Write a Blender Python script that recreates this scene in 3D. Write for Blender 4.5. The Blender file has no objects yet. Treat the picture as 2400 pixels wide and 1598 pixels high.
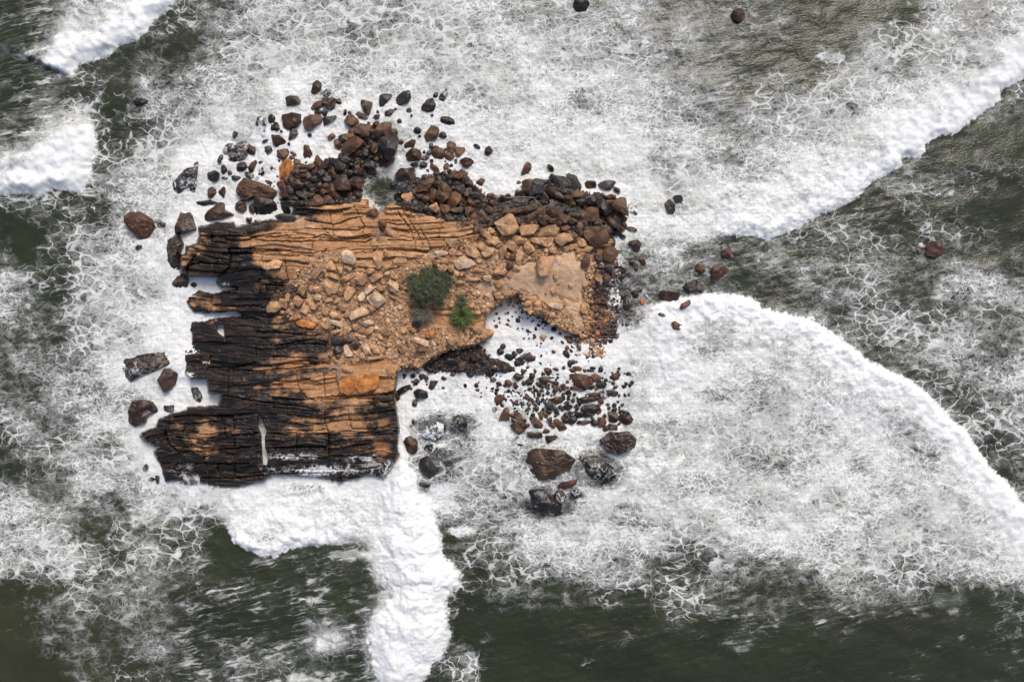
import bpy, math, random
import numpy as np

# ------------------------------------------------------------------ camera, sky, sun, exposure
SC = bpy.context.scene
COL = SC.collection
W, HT, S, H = 2400.0, 1598.0, 0.03, 56.0       # photo frame, metres per photo pixel at sea level, drone height
R = math.radians
SUN_EL, SUN_AZ = 51.0, 22.0                    # azimuth clockwise from the top of the picture

cam_d = bpy.data.cameras.new('camera'); cam = bpy.data.objects.new('camera', cam_d); COL.objects.link(cam)
cam.location = (0, 0, H); cam.rotation_euler = (0, 0, 0)
cam_d.sensor_width = 36; cam_d.lens = 36.0 * H / (W * S); cam_d.clip_end = 2000
SC.camera = cam

world = bpy.data.worlds.new("World"); SC.world = world; world.use_nodes = True
wn = world.node_tree.nodes; wl = world.node_tree.links
sky = wn.new('ShaderNodeTexSky'); sky.sky_type = 'NISHITA'; sky.sun_disc = False
sky.sun_elevation = R(SUN_EL); sky.sun_rotation = R(SUN_AZ); sky.air_density = 1.0; sky.dust_density = 5.0; sky.ozone_density = 0.6
wl.new(sky.outputs[0], wn['Background'].inputs[0]); wn['Background'].inputs[1].default_value = 0.12

sun_d = bpy.data.lights.new('sun', 'SUN'); sun_d.energy = 1.35; sun_d.angle = R(16.0); sun_d.color = (1.0, 0.96, 0.90)
sun = bpy.data.objects.new('sun', sun_d); COL.objects.link(sun); sun.location = (0, 0, 40)
sun.rotation_euler = (R(90 - SUN_EL), 0, R(180 - SUN_AZ))
# a sun lamp shines along local -Z; rotate so that light comes from azimuth SUN_AZ (x = sin, y = cos)
from mathutils import Vector
_dir = Vector((math.sin(R(SUN_AZ)) * math.cos(R(SUN_EL)), math.cos(R(SUN_AZ)) * math.cos(R(SUN_EL)), math.sin(R(SUN_EL))))
sun.rotation_euler = _dir.to_track_quat('Z', 'Y').to_euler()

SC.view_settings.view_transform = 'Standard'; SC.view_settings.look = 'None'
SC.cycles.max_bounces = 3; SC.cycles.diffuse_bounces = 2; SC.cycles.glossy_bounces = 1
SC.view_settings.gamma = 1.0; SC.view_settings.exposure = 0.12

# ------------------------------------------------------------------ helpers
def at(X, Y, z=0.0):
    """photo pixel at height z -> metres"""
    k = (H - z) / H
    return (X - W / 2) * S * k, (HT / 2 - Y) * S * k

def tag(o, label=None, cat=None, group=None, kind=None):
    if label: o['label'] = label
    if cat: o['category'] = cat
    if group: o['group'] = group
    if kind: o['kind'] = kind
    return o

def mesh_np(name, V, F, mat, attrs=None, smooth=True, parent=None):
    me = bpy.data.meshes.new(name)
    V = np.asarray(V, np.float32); F = np.asarray(F, np.int32)
    n, k = F.shape
    me.vertices.add(len(V)); me.vertices.foreach_set('co', V.ravel())
    me.loops.add(n * k); me.loops.foreach_set('vertex_index', F.ravel())
    me.polygons.add(n); me.polygons.foreach_set('loop_start', np.arange(0, n * k, k, dtype=np.int32))
    me.polygons.foreach_set('use_smooth', np.full(n, smooth))
    me.update(calc_edges=True)
    for a, (typ, arr) in (attrs or {}).items():
        at_ = me.attributes.new(a, typ, 'POINT')
        at_.data.foreach_set('value' if typ == 'FLOAT' else 'color', np.asarray(arr, np.float32).ravel())
    me.materials.append(mat)
    o = bpy.data.objects.new(name, me); COL.objects.link(o)
    if parent: o.parent = parent
    return o

def hash2(ix, iy, seed):
    h = (ix.astype(np.int64) * 374761393 + iy.astype(np.int64) * 668265263 + seed * 1274126177) & 0x7fffffff
    h = ((h ^ (h >> 13)) * 1274126177) & 0x7fffffff
    return (h ^ (h >> 16)) & 0xffff

def perlin(x, y, seed=0):
    x0 = np.floor(x); y0 = np.floor(y); fx = x - x0; fy = y - y0
    u = fx * fx * fx * (fx * (fx * 6 - 15) + 10); v = fy * fy * fy * (fy * (fy * 6 - 15) + 10)
    def g(ix, iy, dx, dy):
        a = hash2(ix, iy, seed) * (2 * np.pi / 65536.0)
        return np.cos(a) * dx + np.sin(a) * dy
    n00 = g(x0, y0, fx, fy); n10 = g(x0 + 1, y0, fx - 1, fy); n01 = g(x0, y0 + 1, fx, fy - 1); n11 = g(x0 + 1, y0 + 1, fx - 1, fy - 1)
    return ((n00 * (1 - u) + n10 * u) * (1 - v) + (n01 * (1 - u) + n11 * u) * v) * 1.4

def fbm(x, y, seed=0, octv=4, gain=0.5):
    t = 0; a = 1; s = 0
    for i in range(octv):
        t = t + a * perlin(x * 2 ** i + 13.7 * i, y * 2 ** i - 7.1 * i, seed + i); s += a; a *= gain
    return t / s

def sstep(a, b, x):
    t = np.clip((x - a) / (b - a), 0, 1); return t * t * (3 - 2 * t)

def pts(s): return np.array([[float(q) for q in p.split(',')] for p in s.split()])

def poly_dist(X, Y, P, closed=True):
    """distance to polyline P and (closed) inside mask"""
    d = np.full(X.shape, 1e9); n = len(P); ins = np.zeros(X.shape, bool)
    for i in range(n if closed else n - 1):
        ax, ay = P[i]; bx, by = P[(i + 1) % n]
        ex, ey = bx - ax, by - ay; L = ex * ex + ey * ey + 1e-9
        t = np.clip(((X - ax) * ex + (Y - ay) * ey) / L, 0, 1)
        d = np.minimum(d, (X - ax - t * ex) ** 2 + (Y - ay - t * ey) ** 2)
        if closed:
            c = (ay > Y) != (by > Y)
            ins ^= c & (X < (bx - ax) * (Y - ay) / (by - ay + 1e-12) + ax)
    return np.sqrt(d), ins

def signed(X, Y, P):
    d, i = poly_dist(X, Y, P); return np.where(i, d, -d)

def bilin(G, gx, gy):
    h, w = G.shape
    gx = np.clip(gx, 0, w - 1.001); gy = np.clip(gy, 0, h - 1.001)
    x0 = gx.astype(int); y0 = gy.astype(int); fx = gx - x0; fy = gy - y0
    fx = fx * fx * (3 - 2 * fx); fy = fy * fy * (3 - 2 * fy)
    return (G[y0, x0] * (1 - fx) + G[y0, x0 + 1] * fx) * (1 - fy) + (G[y0 + 1, x0] * (1 - fx) + G[y0 + 1, x0 + 1] * fx) * fy

# node helper
class N:
    def __init__(s, name):
        s.m = bpy.data.materials.new(name); s.m.use_nodes = True
        s.t = s.m.node_tree; s.n = s.t.nodes; s.l = s.t.links
        s.b = s.n['Principled BSDF']
    def set(s, inp, v):
        if isinstance(v, bpy.types.NodeSocket): s.l.new(v, inp)
        else: inp.default_value = v
    def math(s, op, a, b=0.0, c=0.0, clamp=False):
        n = s.n.new('ShaderNodeMath'); n.operation = op; n.use_clamp = clamp
        for i, v in enumerate((a, b, c)): s.set(n.inputs[i], v)
        return n.outputs[0]
    def add(s, a, b): return s.math('ADD', a, b)
    def sub(s, a, b): return s.math('SUBTRACT', a, b)
    def mul(s, a, b): return s.math('MULTIPLY', a, b)
    def mx(s, a, b): return s.math('MAXIMUM', a, b)
    def ss(s, x, a, b, lo=0.0, hi=1.0):
        n = s.n.new('ShaderNodeMapRange'); n.interpolation_type = 'SMOOTHSTEP'
        for i, v in zip(('Value', 'From Min', 'From Max', 'To Min', 'To Max'), (x, a, b, lo, hi)): s.set(n.inputs[i], v)
        return n.outputs[0]
    def vm(s, op, a, b=None, scale=None):
        n = s.n.new('ShaderNodeVectorMath'); n.operation = op
        s.set(n.inputs[0], a)
        if b is not None: s.set(n.inputs[1], b)
        if scale is not None: s.set(n.inputs['Scale'], scale)
        return n.outputs[0]
    def noise(s, vec, scale, detail=3.0, rough=0.5, col=False, dist=0.0):
        n = s.n.new('ShaderNodeTexNoise'); s.set(n.inputs['Vector'], vec)
        n.inputs['Scale'].default_value = scale; n.inputs['Detail'].default_value = detail
        n.inputs['Roughness'].default_value = rough; n.inputs['Distortion'].default_value = dist
        return n.outputs['Color' if col else 'Fac']
    def vor(s, vec, scale, feat='DISTANCE_TO_EDGE', out='Distance', rand=1.0):
        n = s.n.new('ShaderNodeTexVoronoi'); n.feature = feat; s.set(n.inputs['Vector'], vec)
        n.inputs['Scale'].default_value = scale; n.inputs['Randomness'].default_value = rand
        return n.outputs[out]
    def mapv(s, vec, rot=0.0, sc=(1, 1, 1), loc=(0, 0, 0)):
        n = s.n.new('ShaderNodeMapping'); s.set(n.inputs['Vector'], vec)
        n.inputs['Rotation'].default_value = (0, 0, rot); n.inputs['Scale'].default_value = sc; n.inputs['Location'].default_value = loc
        return n.outputs[0]
    def mix(s, f, a, b, typ='MIX'):
        n = s.n.new('ShaderNodeMix'); n.data_type = 'RGBA'; n.blend_type = typ
        s.set(n.inputs[0], f)
        for i, v in ((6, a), (7, b)): s.set(n.inputs[i], v if isinstance(v, bpy.types.NodeSocket) else (tuple(v) + (1,))[:4])
        return n.outputs[2]
    def attr(s, name, out='Fac'):
        n = s.n.new('ShaderNodeAttribute'); n.attribute_name = name; return n.outputs[out]
    def pos(s): return s.n.new('ShaderNodeNewGeometry').outputs['Position']
    def obj(s): return s.n.new('ShaderNodeTexCoord').outputs['Object']
    def bump(s, h, strength, dist, normal=None):
        n = s.n.new('ShaderNodeBump'); s.set(n.inputs['Height'], h); s.set(n.inputs['Strength'], strength); n.inputs['Distance'].default_value = dist
        if normal is not None: s.set(n.inputs['Normal'], normal)
        return n.outputs[0]
    def flip(s, x): return s.sub(1.0, x)

# ------------------------------------------------------------------ the sea
FOAM = """138984566666777655644432233667
127854578777788877754322354678
134345789888888888754344677875
158357889998888888876567888843
289469999999998888877778888332
898678899986899999888888844322
245778899995999999999964433332
345688899999999998675344443333
546779999999999999566433333444
546789999999998998788873344444
446889999999989998899888455444
556789999999999999898788855544
546789999999878899888778886545
356799999999667678998778888644
645578788889976768888888888874
754454578879955788877888888888
765453242229955666654556765788
245543323339943333344443444214
234443332538921122222211100113
223443444433871011100000000001"""
G_ = [[int(c) for c in r] for r in FOAM.split()]
assert all(len(r) == 30 for r in G_) and len(G_) == 20
G_ = np.array(G_, float) / 9.0

# breaking fronts: polyline, +1/-1 = white on the left/right when walking along it (image coords, y down), band px, dark cap, crest height m
FRONTS = [
 ("1600,560 1685,553 1729,553 1763,550 1800,563 1821,550 1875,533 1916,507 1967,486 2005,466 2049,422 2083,405 2110,391 2113,371 2158,367 2168,337 2192,320 2239,316 2267,292 2307,262 2348,228 2345,211 2400,185 2520,150", 1, 90, .42, .42),
 ("1450,745 1500,722 1560,706 1640,690 1700,688 1760,696 1790,720 1838,734 1886,744 1926,764 1960,785 1991,808 2018,829 2039,849 2066,856 2090,873 2124,887 2158,910 2192,941 2222,975 2263,1009 2280,1036 2304,1066 2324,1096 2351,1119 2375,1143 2392,1177 2430,1220 2500,1300", -1, 85, .5, .42),
 ("450,-30 425,0 400,20 360,45 340,75 325,95 280,105 255,130 215,145 185,155 170,190", -1, 90, .4, .6),
 ("200,235 215,280 222,310 228,345 222,380 215,420 195,450 150,448 130,442 100,462 60,455 -10,462", -1, 110, .5, .6),
 ("408,1200 476,1208 530,1222 534,1245 544,1266 578,1286 612,1300 646,1303 680,1286 731,1276 800,1270 875,1275", 1, 50, .22, .5),
]
BREAKER = pts("936,1065 905,1110 892,1167 885,1235 878,1303 902,1347 926,1381 902,1422 878,1446 870,1507 868,1558 900,1620 960,1620 1018,1555 1038,1534 1055,1487 1048,1446 1045,1405 1072,1371 1082,1347 1072,1334 1038,1303 1031,1255 1021,1215 1004,1194 990,1150 973,1099")
BLOBS = [(770, 1505, 48, 30), (700, 1590, 30, 18), (1080, 1245, 34, 14), (820, 1300, 60, 10), (740, 1400, 25, 9), (2060, 130, 30, 22), (1950, 135, 30, 12)]

def axis(lo, hi, step, far):
    c = list(np.arange(lo, hi + step / 2, step)); g = []; d = step; x = lo
    while x > -far: d *= 1.35; x -= d; g.append(x)
    g = g[::-1]; h = []; d = step; x = c[-1]
    while x < far: d *= 1.35; x += d; h.append(x)
    return np.array(g + c + h)

STEP = 0.085
ax = axis(-38.5, 38.5, STEP, 700); ay = axis(-26, 26, STEP, 700)
GX, GY = np.meshgrid(ax, ay)
PX = GX / S + W / 2; PY = HT / 2 - GY / S
wx = fbm(PX / 40, PY / 40, 5, 4) * 16; wy = fbm(PX / 40, PY / 40, 9, 4) * 16
fx_ = fbm(PX / 14, PY / 14, 15, 3) * 7; fy_ = fbm(PX / 14, PY / 14, 19, 3) * 7
inner = sstep(1400, 700, np.hypot(PX - 1200, (PY - 799) * 1.2))
D = bilin(G_, (PX + wx - 40) / 80, (PY + wy - 40) / 80)
D = D + .13 * sstep(1750, 1950, PX) * sstep(520, 640, PY) * sstep(1200, 1100, PY) * (D < .62)
D = D - .42 * np.exp(-((PX - 885) / 34) ** 2 - ((PY - 432) / 42) ** 2) - .12 * np.exp(-((PX - 1500) / 60) ** 2 - ((PY - 640) / 60) ** 2)
patch = sstep(.0, .5, fbm(PX / 95, PY / 70, 26, 3)) * sstep(.70, .85, D) * sstep(0, 90, np.hypot(np.maximum(abs(PX - 860) - 480, 0), np.maximum(abs(PY - 700) - 400, 0)))
D = D - .20 * patch
SUNK = [(1012, 1003, 46, 36), (1018, 1094, 56, 42), (1402, 1098, 60, 46), (1285, 1178, 60, 40), (1088, 992, 30, 26), (988, 1138, 24, 18), (1345, 1158, 22, 16), (1310, 1165, 30, 22), (445, 1118, 34, 20), (700, 1146, 60, 12), (1420, 1128, 40, 16), (1470, 690, 55, 70)]
sunk = np.zeros_like(D)
for qx_, qy_, q1, q2 in SUNK:
    sunk = np.maximum(sunk, sstep(1.15, .55, np.hypot((PX + wx * .8 + fx_ - qx_) / (q1 * 1.2), (PY + wy * .8 + fy_ - qy_) / (q2 * 1.15))))
D = D + (.48 - D) * sunk * (D > .48)
D = D * sstep(4200, 2000, np.hypot(PX - 1200, PY - 799)) + 0.3 * sstep(2000, 4200, np.hypot(PX - 1200, PY - 799))
Zs = 0.10 * sunk + fbm(GX / 7, GY / 5, 40, 3) * 0.28 + fbm(GX / 2.2, GY / 1.6, 44, 3) * 0.10
crest = np.zeros_like(D)
for s_, side, band, cap, hh in FRONTS:
    P = pts(s_); x0, y0 = P.min(0) - 260; x1, y1 = P.max(0) + 260
    m = (PX > x0) & (PX < x1) & (PY > y0) & (PY < y1)
    qx = PX[m] + wx[m] * .25 + fx_[m] * .8; qy = PY[m] + wy[m] * .25 + fy_[m] * .8
    best = np.full(qx.shape, 1e9); sg = np.zeros(qx.shape); tt = np.zeros(qx.shape)
    for i in range(len(P) - 1):
        a = P[i]; e = P[i + 1] - a; L = e @ e
        t = np.clip(((qx - a[0]) * e[0] + (qy - a[1]) * e[1]) / L, 0, 1)
        dx = qx - a[0] - t * e[0]; dy = qy - a[1] - t * e[1]; dd = dx * dx + dy * dy
        cr = (e[0] * dy - e[1] * dx)
        b = dd < best - 1e-6
        best[b] = dd[b]; sg[b] = -np.sign(cr[b]); tt[b] = i + t[b]
    d = np.sqrt(best) * sg * side                     # > 0 on the white side
    endf = sstep(0, 2.2, tt) * sstep(len(P) - 1.0, len(P) - 1.4, tt)
    if cap < .3: endf = sstep(0, 4.5, tt) * sstep(len(P) - 1, len(P) - 2.5, tt)
    Dm = D[m]
    white = sstep(-7, 6, d + 14 * fbm(qx / 9, qy / 9, 21, 4, .65)) * sstep(band * 1.5, band * .45, d) * endf
    Dm = Dm + (1.0 - Dm) * white
    dark = sstep(1, -4, d) * sstep(-120, -50, d) * endf
    Dm = np.where(Dm > cap, Dm + (cap - Dm) * dark, Dm)
    D[m] = Dm
    cz = sstep(-6, 22, d) * sstep(band * 3.2, 20, d) * endf
    Zs[m] += cz * hh * (0.8 + 0.5 * fbm(qx / 30, qy / 30, 3, 2))
    crest[m] = np.maximum(crest[m], white * np.clip(sstep(band * 1.2, 5, d) + .45 * fbm(qx / 25, qy / 25, 8, 3), 0, 1))
m = (PX > 740) & (PX < 1240) & (PY > 960)
sd0 = signed(PX[m] + wx[m] * .6 + fx_[m] * .5, PY[m] + wy[m] * .5 + fy_[m] * .5, BREAKER)
sd = sd0 + .8 * fx_[m] + 13 * fbm(PX[m] / 9, PY[m] / 9, 23, 4, .65)
holes = sstep(.05, .4, fbm(PX[m] / 22, PY[m] / 16, 77, 3)) * sstep(1400, 1540, PY[m]) * sstep(960, 900, PX[m])
lf = sstep(960, 900, PX[m])
w_ = sstep(-7 - 22 * lf, 7, sd) * (1 - holes)
D[m] = D[m] + (1.0 - D[m]) * w_
side_ = sstep(-1, -6, sd) * sstep(-120, -40, sd) * sstep(960, 1000, PX[m]) * sstep(1190, 1240, PY[m])
D[m] = np.where(D[m] > .4, D[m] + (.4 - D[m]) * side_, D[m])
Zs[m] += sstep(-14, 55, sd0) * .7
crest[m] = np.maximum(crest[m], sstep(-3, 10, sd))
lobe = sstep(1.15, .55, np.hypot((PX + wx - 735) / 235, (PY + wy - 1195 - .04 * (PX - 735)) / 92)); D = D + (1.0 - D) * lobe * .9
for bx, by, r1, r2 in BLOBS:
    q = np.hypot((PX + wx - bx) / r1, (PY + wy - by) / max(r2, 1)) if r2 < r1 else np.hypot(PX + wx - bx, PY + wy - by) / r1
    k = sstep(1.25, .6, q); D = D + (0.97 - D) * k * .9
# billows of froth: cauliflower relief where the foam is thick
bw = fbm(GX / 1.1, GY / 1.1, 58, 3) * .5
bil = np.abs(perlin(GX / 1.0 + bw, GY / 1.0 - bw, 60)) + .5 * np.abs(perlin(GX / .5 + bw, GY / .5, 62)); bil2 = np.abs(perlin(GX / .26 + bw, GY / .26, 66)) + .5 * np.abs(perlin(GX / .14, GY / .14, 67))
froth = sstep(.7, 1.0, D)
Zs += inner * (0.12 * froth + 0.03 * crest) * (bil - .3) + inner * (.03 + 0.08 * froth + .01 * crest) * (bil2 - .3)
Zs += inner * crest * .26 * (np.abs(perlin(GX / 1.9 + bw, GY / 1.9 - bw, 71)) - .2)
# chop: long ripples in the bare water
cx_, sx_ = math.cos(R(12)), math.sin(R(12))
u = GX * cx_ + GY * sx_; v = -GX * sx_ + GY * cx_
Zs += inner * (1 - froth) * (0.05 * fbm(u / 1.7, v / .35, 80, 3) + .02 * fbm(GX / .4, GY / .4, 83, 2))
# backs of the waves left/below: smooth swell ridges
Zs += 0.5 * np.exp(-((PX - 60) ** 2 / 120 ** 2 + (PY - 260) ** 2 / 300 ** 2)) + 0.4 * np.exp(-((PX - 640) ** 2 / 330 ** 2 + (PY - 1420) ** 2 / 110 ** 2)) + .5 * np.exp(-((PX - 1900) ** 2 / 500 ** 2 + (PY - 1500) ** 2 / 110 ** 2))
# streak masks; upper-right patch of st2 paints the sun sparkle as pale streaks
st1 = sstep(330, 470, PX) * sstep(930, 860, PX) * sstep(1255, 1320, PY + .12 * (PX - 640)) * sstep(1.2, .9, D)
st1 = np.maximum(st1, sstep(1500, 1800, PX) * sstep(1380, 1440, PY))
st2 = sstep(190, 120, PX + (PY - 200) * .02) * sstep(470, 380, PY) + sstep(1.0, .4, np.hypot((PX - 1690) / 90, (PY - 190) / 170)) * .8
st2 = np.clip(st2, 0, 1)
ISL = pts("470,520 700,480 900,470 1100,480 1440,490 1440,800 1140,800 930,870 930,1100 400,1110 360,1000 480,900 440,700")
di = signed(PX, PY, ISL)
D = D + .16 * sstep(-75, -8, di) * (1 - sunk) * (D > .8)
milk = 0.75 * sstep(.45, .95, D) + .25 * sstep(-260, 0, di) * D
milk = np.clip(milk + fbm(PX / 70, PY / 70, 31, 3) * .35 * sstep(.2, .6, D), 0, 1)
milk = np.maximum(milk, .8 * np.exp(-((PX - 888) / 30) ** 2 - ((PY - 1345) / 75) ** 2) + .5 * np.exp(-((PX - 850) / 45) ** 2 - ((PY - 1300) / 30) ** 2))
milk = np.maximum(milk, .45 * np.exp(-((PX - 2220) / 110) ** 2 - ((PY - 1405) / 40) ** 2) + .6 * np.exp(-((PX - 70) / 60) ** 2 - ((PY - 380) / 40) ** 2))
milk = np.maximum(milk, (.5 + .4 * fbm(PX / 30, PY / 30, 35, 3)) * sstep(620, 350, PX) * sstep(980, 1150, PY) * sstep(1600, 1450, PY + PX * 0) * sstep(.25, .5, D))
milk = milk * (1 - .95 * sunk) * (1 - .75 * sstep(1.1, .6, np.hypot((PX - 1870) / 330, (PY - 120) / 180)))
brown = sstep(560, 200, PX) * sstep(950, 1400, PY) 
ny, nx = GX.shape
V = np.stack([GX, GY, Zs], -1).reshape(-1, 3)
idx = np.arange(nx * ny).reshape(ny, nx)
F = np.stack([idx[:-1, :-1], idx[:-1, 1:], idx[1:, 1:], idx[1:, :-1]], -1).reshape(-1, 4)

def sea_mat():
    n = N('sea water and foam'); P = n.pos()
    P = n.vm('MULTIPLY', P, (1, 1, 0))
    Da = n.attr('cover'); s1 = n.attr('streak_a'); s2 = n.attr('streak_b'); mk = n.attr('milk'); br = n.attr('brown'); cr = n.attr('crest')
    P0 = P; P = n.mapv(P, R(-18), (.82, 1.18, 1))
    w1 = n.vm('SCALE', n.vm('SUBTRACT', n.noise(P, .55, 3, .55, True), (.5, .5, .5)), scale=1.9)
    w2 = n.vm('SCALE', n.vm('SUBTRACT', n.noise(P, 2.0, 2, .5, True), (.5, .5, .5)), scale=.38)
    Q = n.vm('MULTIPLY', n.vm('ADD', n.vm('ADD', P, w1), w2), (1, 1, 0))
    w3 = n.vm('SCALE', n.vm('SUBTRACT', n.noise(P, .8, 3, .5, True), (.5, .5, .5)), scale=1.1)
    Q2 = n.vm('MULTIPLY', n.vm('ADD', P, n.vm('ADD', w3, w2)), (1, 1, 0))
    big = n.noise(Q, .32, 4, .6); mid = n.noise(Q2, 1.5, 4, .6); fine = n.noise(n.vm('ADD', P, w2), 7.0, 4, .65)
    Dm = n.add(n.math('MULTIPLY_ADD', n.mx(n.sub(Da, .9), 0.0), 1.2, n.mul(Da, .955)), n.add(n.mul(n.sub(big, .54), 1.0), n.mul(n.sub(mid, .52), .6)))
    # cellular lace of three sizes
    def lace(vec, sc, t0, t1):
        v = n.vor(vec, sc); th = n.math('MULTIPLY_ADD', n.ss(Dm, .15, 1.0), t1, t0)
        th = n.mul(th, n.ss(n.noise(vec, sc * .9, 2, .5), .3, .7, .35, 1.5))
        return n.flip(n.ss(v, n.mul(th, .15), th))
    msk = n.noise(n.vm('ADD', P, (31, 7, 0)), .16, 2, .5); mA = n.ss(msk, .46, .60); mB = n.flip(mA)
    l1 = lace(Q, 1.25, .03, .22); l2 = lace(Q2, 3.0, .03, .26); l3 = lace(n.vm('ADD', Q2, (9, 4, 0)), 6.6, .03, .30)
    # ridged filaments
    rd = n.noise(Q2, 2.6, 5, .62); rid = n.flip(n.math('ABSOLUTE', n.mul(n.sub(rd, .5), 7.0)))
    rid = n.mul(n.ss(rid, .25, 1.0), n.ss(Dm, .2, .75))
    vis1 = n.ss(Dm, .16, .45); vis2 = n.ss(Dm, .30, .62); vis3 = n.ss(Dm, .42, .8)
    l1 = n.mul(n.mul(l1, n.ss(mA, 0, 1, .35, 1)), n.ss(Dm, .6, .95, 1, .5)); l3 = n.mul(l3, n.ss(mB, 0, 1, .3, 1)); l2 = n.mul(l2, n.ss(mB, 0, 1, .65, 1))
    lc = n.mx(n.mul(l1, vis1), n.mx(n.mul(l2, vis2), n.mul(n.mul(l3, vis3), .9)))
    lc = n.mx(lc, n.mul(rid, n.ss(Dm, .5, 1.0, .75, .35)))
    iso = n.flip(n.mx(s1, s2))
    # streaks: stretched ridged noise
    def streak(rot, sc, seed, stretch=.15):
        v = n.mapv(n.vm('ADD', P, n.vm('ADD', n.vm('SCALE', w3, scale=.55), n.vm('SCALE', w2, scale=.6))), rot, (stretch, 1, 1), (seed, 0, 0))
        r = n.noise(v, sc, 2, .5); a = n.flip(n.math('ABSOLUTE', n.mul(n.sub(r, .5), 17.0)))
        return n.ss(a, .1, 1.0)
    a1 = n.mx(streak(R(-12), .9, 3.0), n.mul(streak(R(-8), 2.6, 7.0, .13), .55))
    a2 = n.mx(streak(R(38), 1.1, 5.0), n.mul(streak(R(46), 2.8, 9.0, .14), .7))
    gap = n.ss(n.noise(Q, .8, 3, .6), .44, .60)
    a1 = n.mul(n.mul(a1, n.ss(Dm, .05, .38, .02, 1)), n.ss(gap, 0, 1, .12, 1)); a2 = n.mul(n.mul(a2, n.ss(Dm, -.05, .45, .15, 1.0)), n.ss(gap, 0, 1, .35, 1))
    net = n.mx(n.mul(n.mul(lc, n.ss(Dm, .2, .9, .72, 1.0)), n.ss(iso, 0, 1, .5, 1)), n.mx(n.mul(n.mul(a1, s1), .75), n.mul(n.mul(a2, s2), .85)))
    # solid froth with holes
    fill = n.ss(n.add(Dm, n.mul(n.sub(fine, .5), .5)), .68, 1.02)
    fill = n.mx(fill, n.mul(n.ss(cr, .25, .85), n.ss(fine, .15, .42, .75, 1)))
    net = n.mul(net, n.ss(fine, .25, .55, .72, 1))
    foam = n.math('MINIMUM', n.mx(net, fill), 1.0)
    veil = n.mul(n.mul(n.ss(Dm, .30, .95), .46), n.ss(n.add(n.mul(mid, .5), n.mul(fine, .5)), .30, .66))
    foam2 = n.mx(foam, veil)
    sk0 = n.attr('sunk')
    wcol = n.mix(br, (.030, .037, .019), (.043, .046, .023))
    wcol = n.mix(n.mul(n.ss(n.noise(Q, .22, 3, .5), .4, .7), .5), wcol, (.018, .019, .012))
    wcol = n.mix(n.math('MULTIPLY', n.ss(n.add(mk, n.mul(n.sub(big, .5), 1.4)), .30, 1.1), n.ss(mid, .3, .65, .45, 1.0), clamp=True), wcol, n.mix(br, (.27, .31, .23), (.15, .148, .095)))
    wcol = n.mix(n.mul(n.ss(n.add(mk, n.mul(n.sub(big, .5), .8)), .62, 1.05), .8), wcol, (.64, .67, .64))
    wcol = n.mix(n.mul(sk0, .9), wcol, n.mix(n.ss(mid, .4, .6), (.026, .026, .030), (.050, .042, .038)))
    fcol = n.mix(n.ss(fine, .25, .7), (.74, .76, .76), (.89, .90, .905))
    fcol = n.mix(n.ss(mid, .35, .65), n.mix(.3, fcol, (.55, .59, .56)), fcol)
    fcol = n.mix(n.ss(cr, .2, .8), fcol, n.mix(n.ss(mid, .4, .6), (.76, .78, .785), (.89, .90, .905)))
    col = n.mix(foam2, wcol, fcol)
    n.l.new(col, n.b.inputs['Base Color'])
    n.set(n.b.inputs['Roughness'], n.ss(foam, .1, .6, .10, .85))
    n.set(n.b.inputs['Specular IOR Level'], n.ss(foam, .1, .6, .30, .12))
    rip = n.noise(n.mapv(P, R(20), (1, 2.2, 1)), 3.2, 3, .6)
    hgt = n.add(n.mul(rip, .45), n.mul(n.noise(P, 6.0, 3, .65), .55))
    n.l.new(n.bump(hgt, n.mul(n.ss(foam, 0, .8, .55, .32), n.ss(cr, 0, .6, 1, .22)), .10), n.b.inputs['Normal'])
    return n.m

sea = mesh_np('water', V, F, sea_mat(), {'cover': ('FLOAT', D), 'streak_a': ('FLOAT', st1), 'streak_b': ('FLOAT', st2),
              'milk': ('FLOAT', milk), 'brown': ('FLOAT', brown), 'crest': ('FLOAT', crest), 'sunk': ('FLOAT', sunk)})
tag(sea, 'dark olive sea water laced and covered with white surf foam', None, None, 'structure')

# ------------------------------------------------------------------ island bedrock
def tile_pts(line, T): return np.array([[T[0] + float(q.split(',')[0]) / T[2], T[1] + float(q.split(',')[1]) / T[2]] for q in line.split()])

OUTLINE = pts("""464,530 504,521 550,520 555,531 567,526 604,518 626,514 660,512 683,505 690,470 716,468 784,466 844,464 863,469 866,486 884,488 890,500 899,500 903,482
 915,478 960,473 1002,478 1027,484 1091,484 1180,492 1300,475 1400,500 1440,560 1452,620 1456,700 1456,760 1440,806 1400,806 1353,796 1327,782 1289,760 1269,744 1241,738 1222,712 1215,692 1189,702
 1172,712 1160,722 1141,738 1138,768 1158,782 1140,800 1104,812 1053,824 1015,842 982,866 951,862 932,874 931,890 928,925 930,944 938,1005 933,1048 939,1066 929,1083 913,1110 902,1122
 865,1116 800,1132 738,1120 640,1114 617,1130 559,1144 522,1143 467,1134 464,1116 417,1110 436,1124 386,1131 373,1091 357,1058 376,1046 362,1048 338,1036 324,1020 335,1010 364,998 367,984 386,972
 436,958 436,952 509,948 517,926 486,921 483,889 445,891 430,874 433,851 429,820 431,814 447,815 448,783 442,774 447,752 475,752 504,743 566,740 552,731 511,734 487,736 452,734 435,710 433,705
 440,692 466,678 495,685 555,676 520,676 504,664 510,652 440,650 421,645 420,614 421,597 433,594 435,576 459,569 464,556""")
HOLES = [pts("606,975 611,975 618,998 624,1010 619,1025 620,1048 627,1070 624,1088 618,1086 616,1048 614,1014 607,1000"),
         pts("509,764 522,760 524,787 513,779")]
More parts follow.
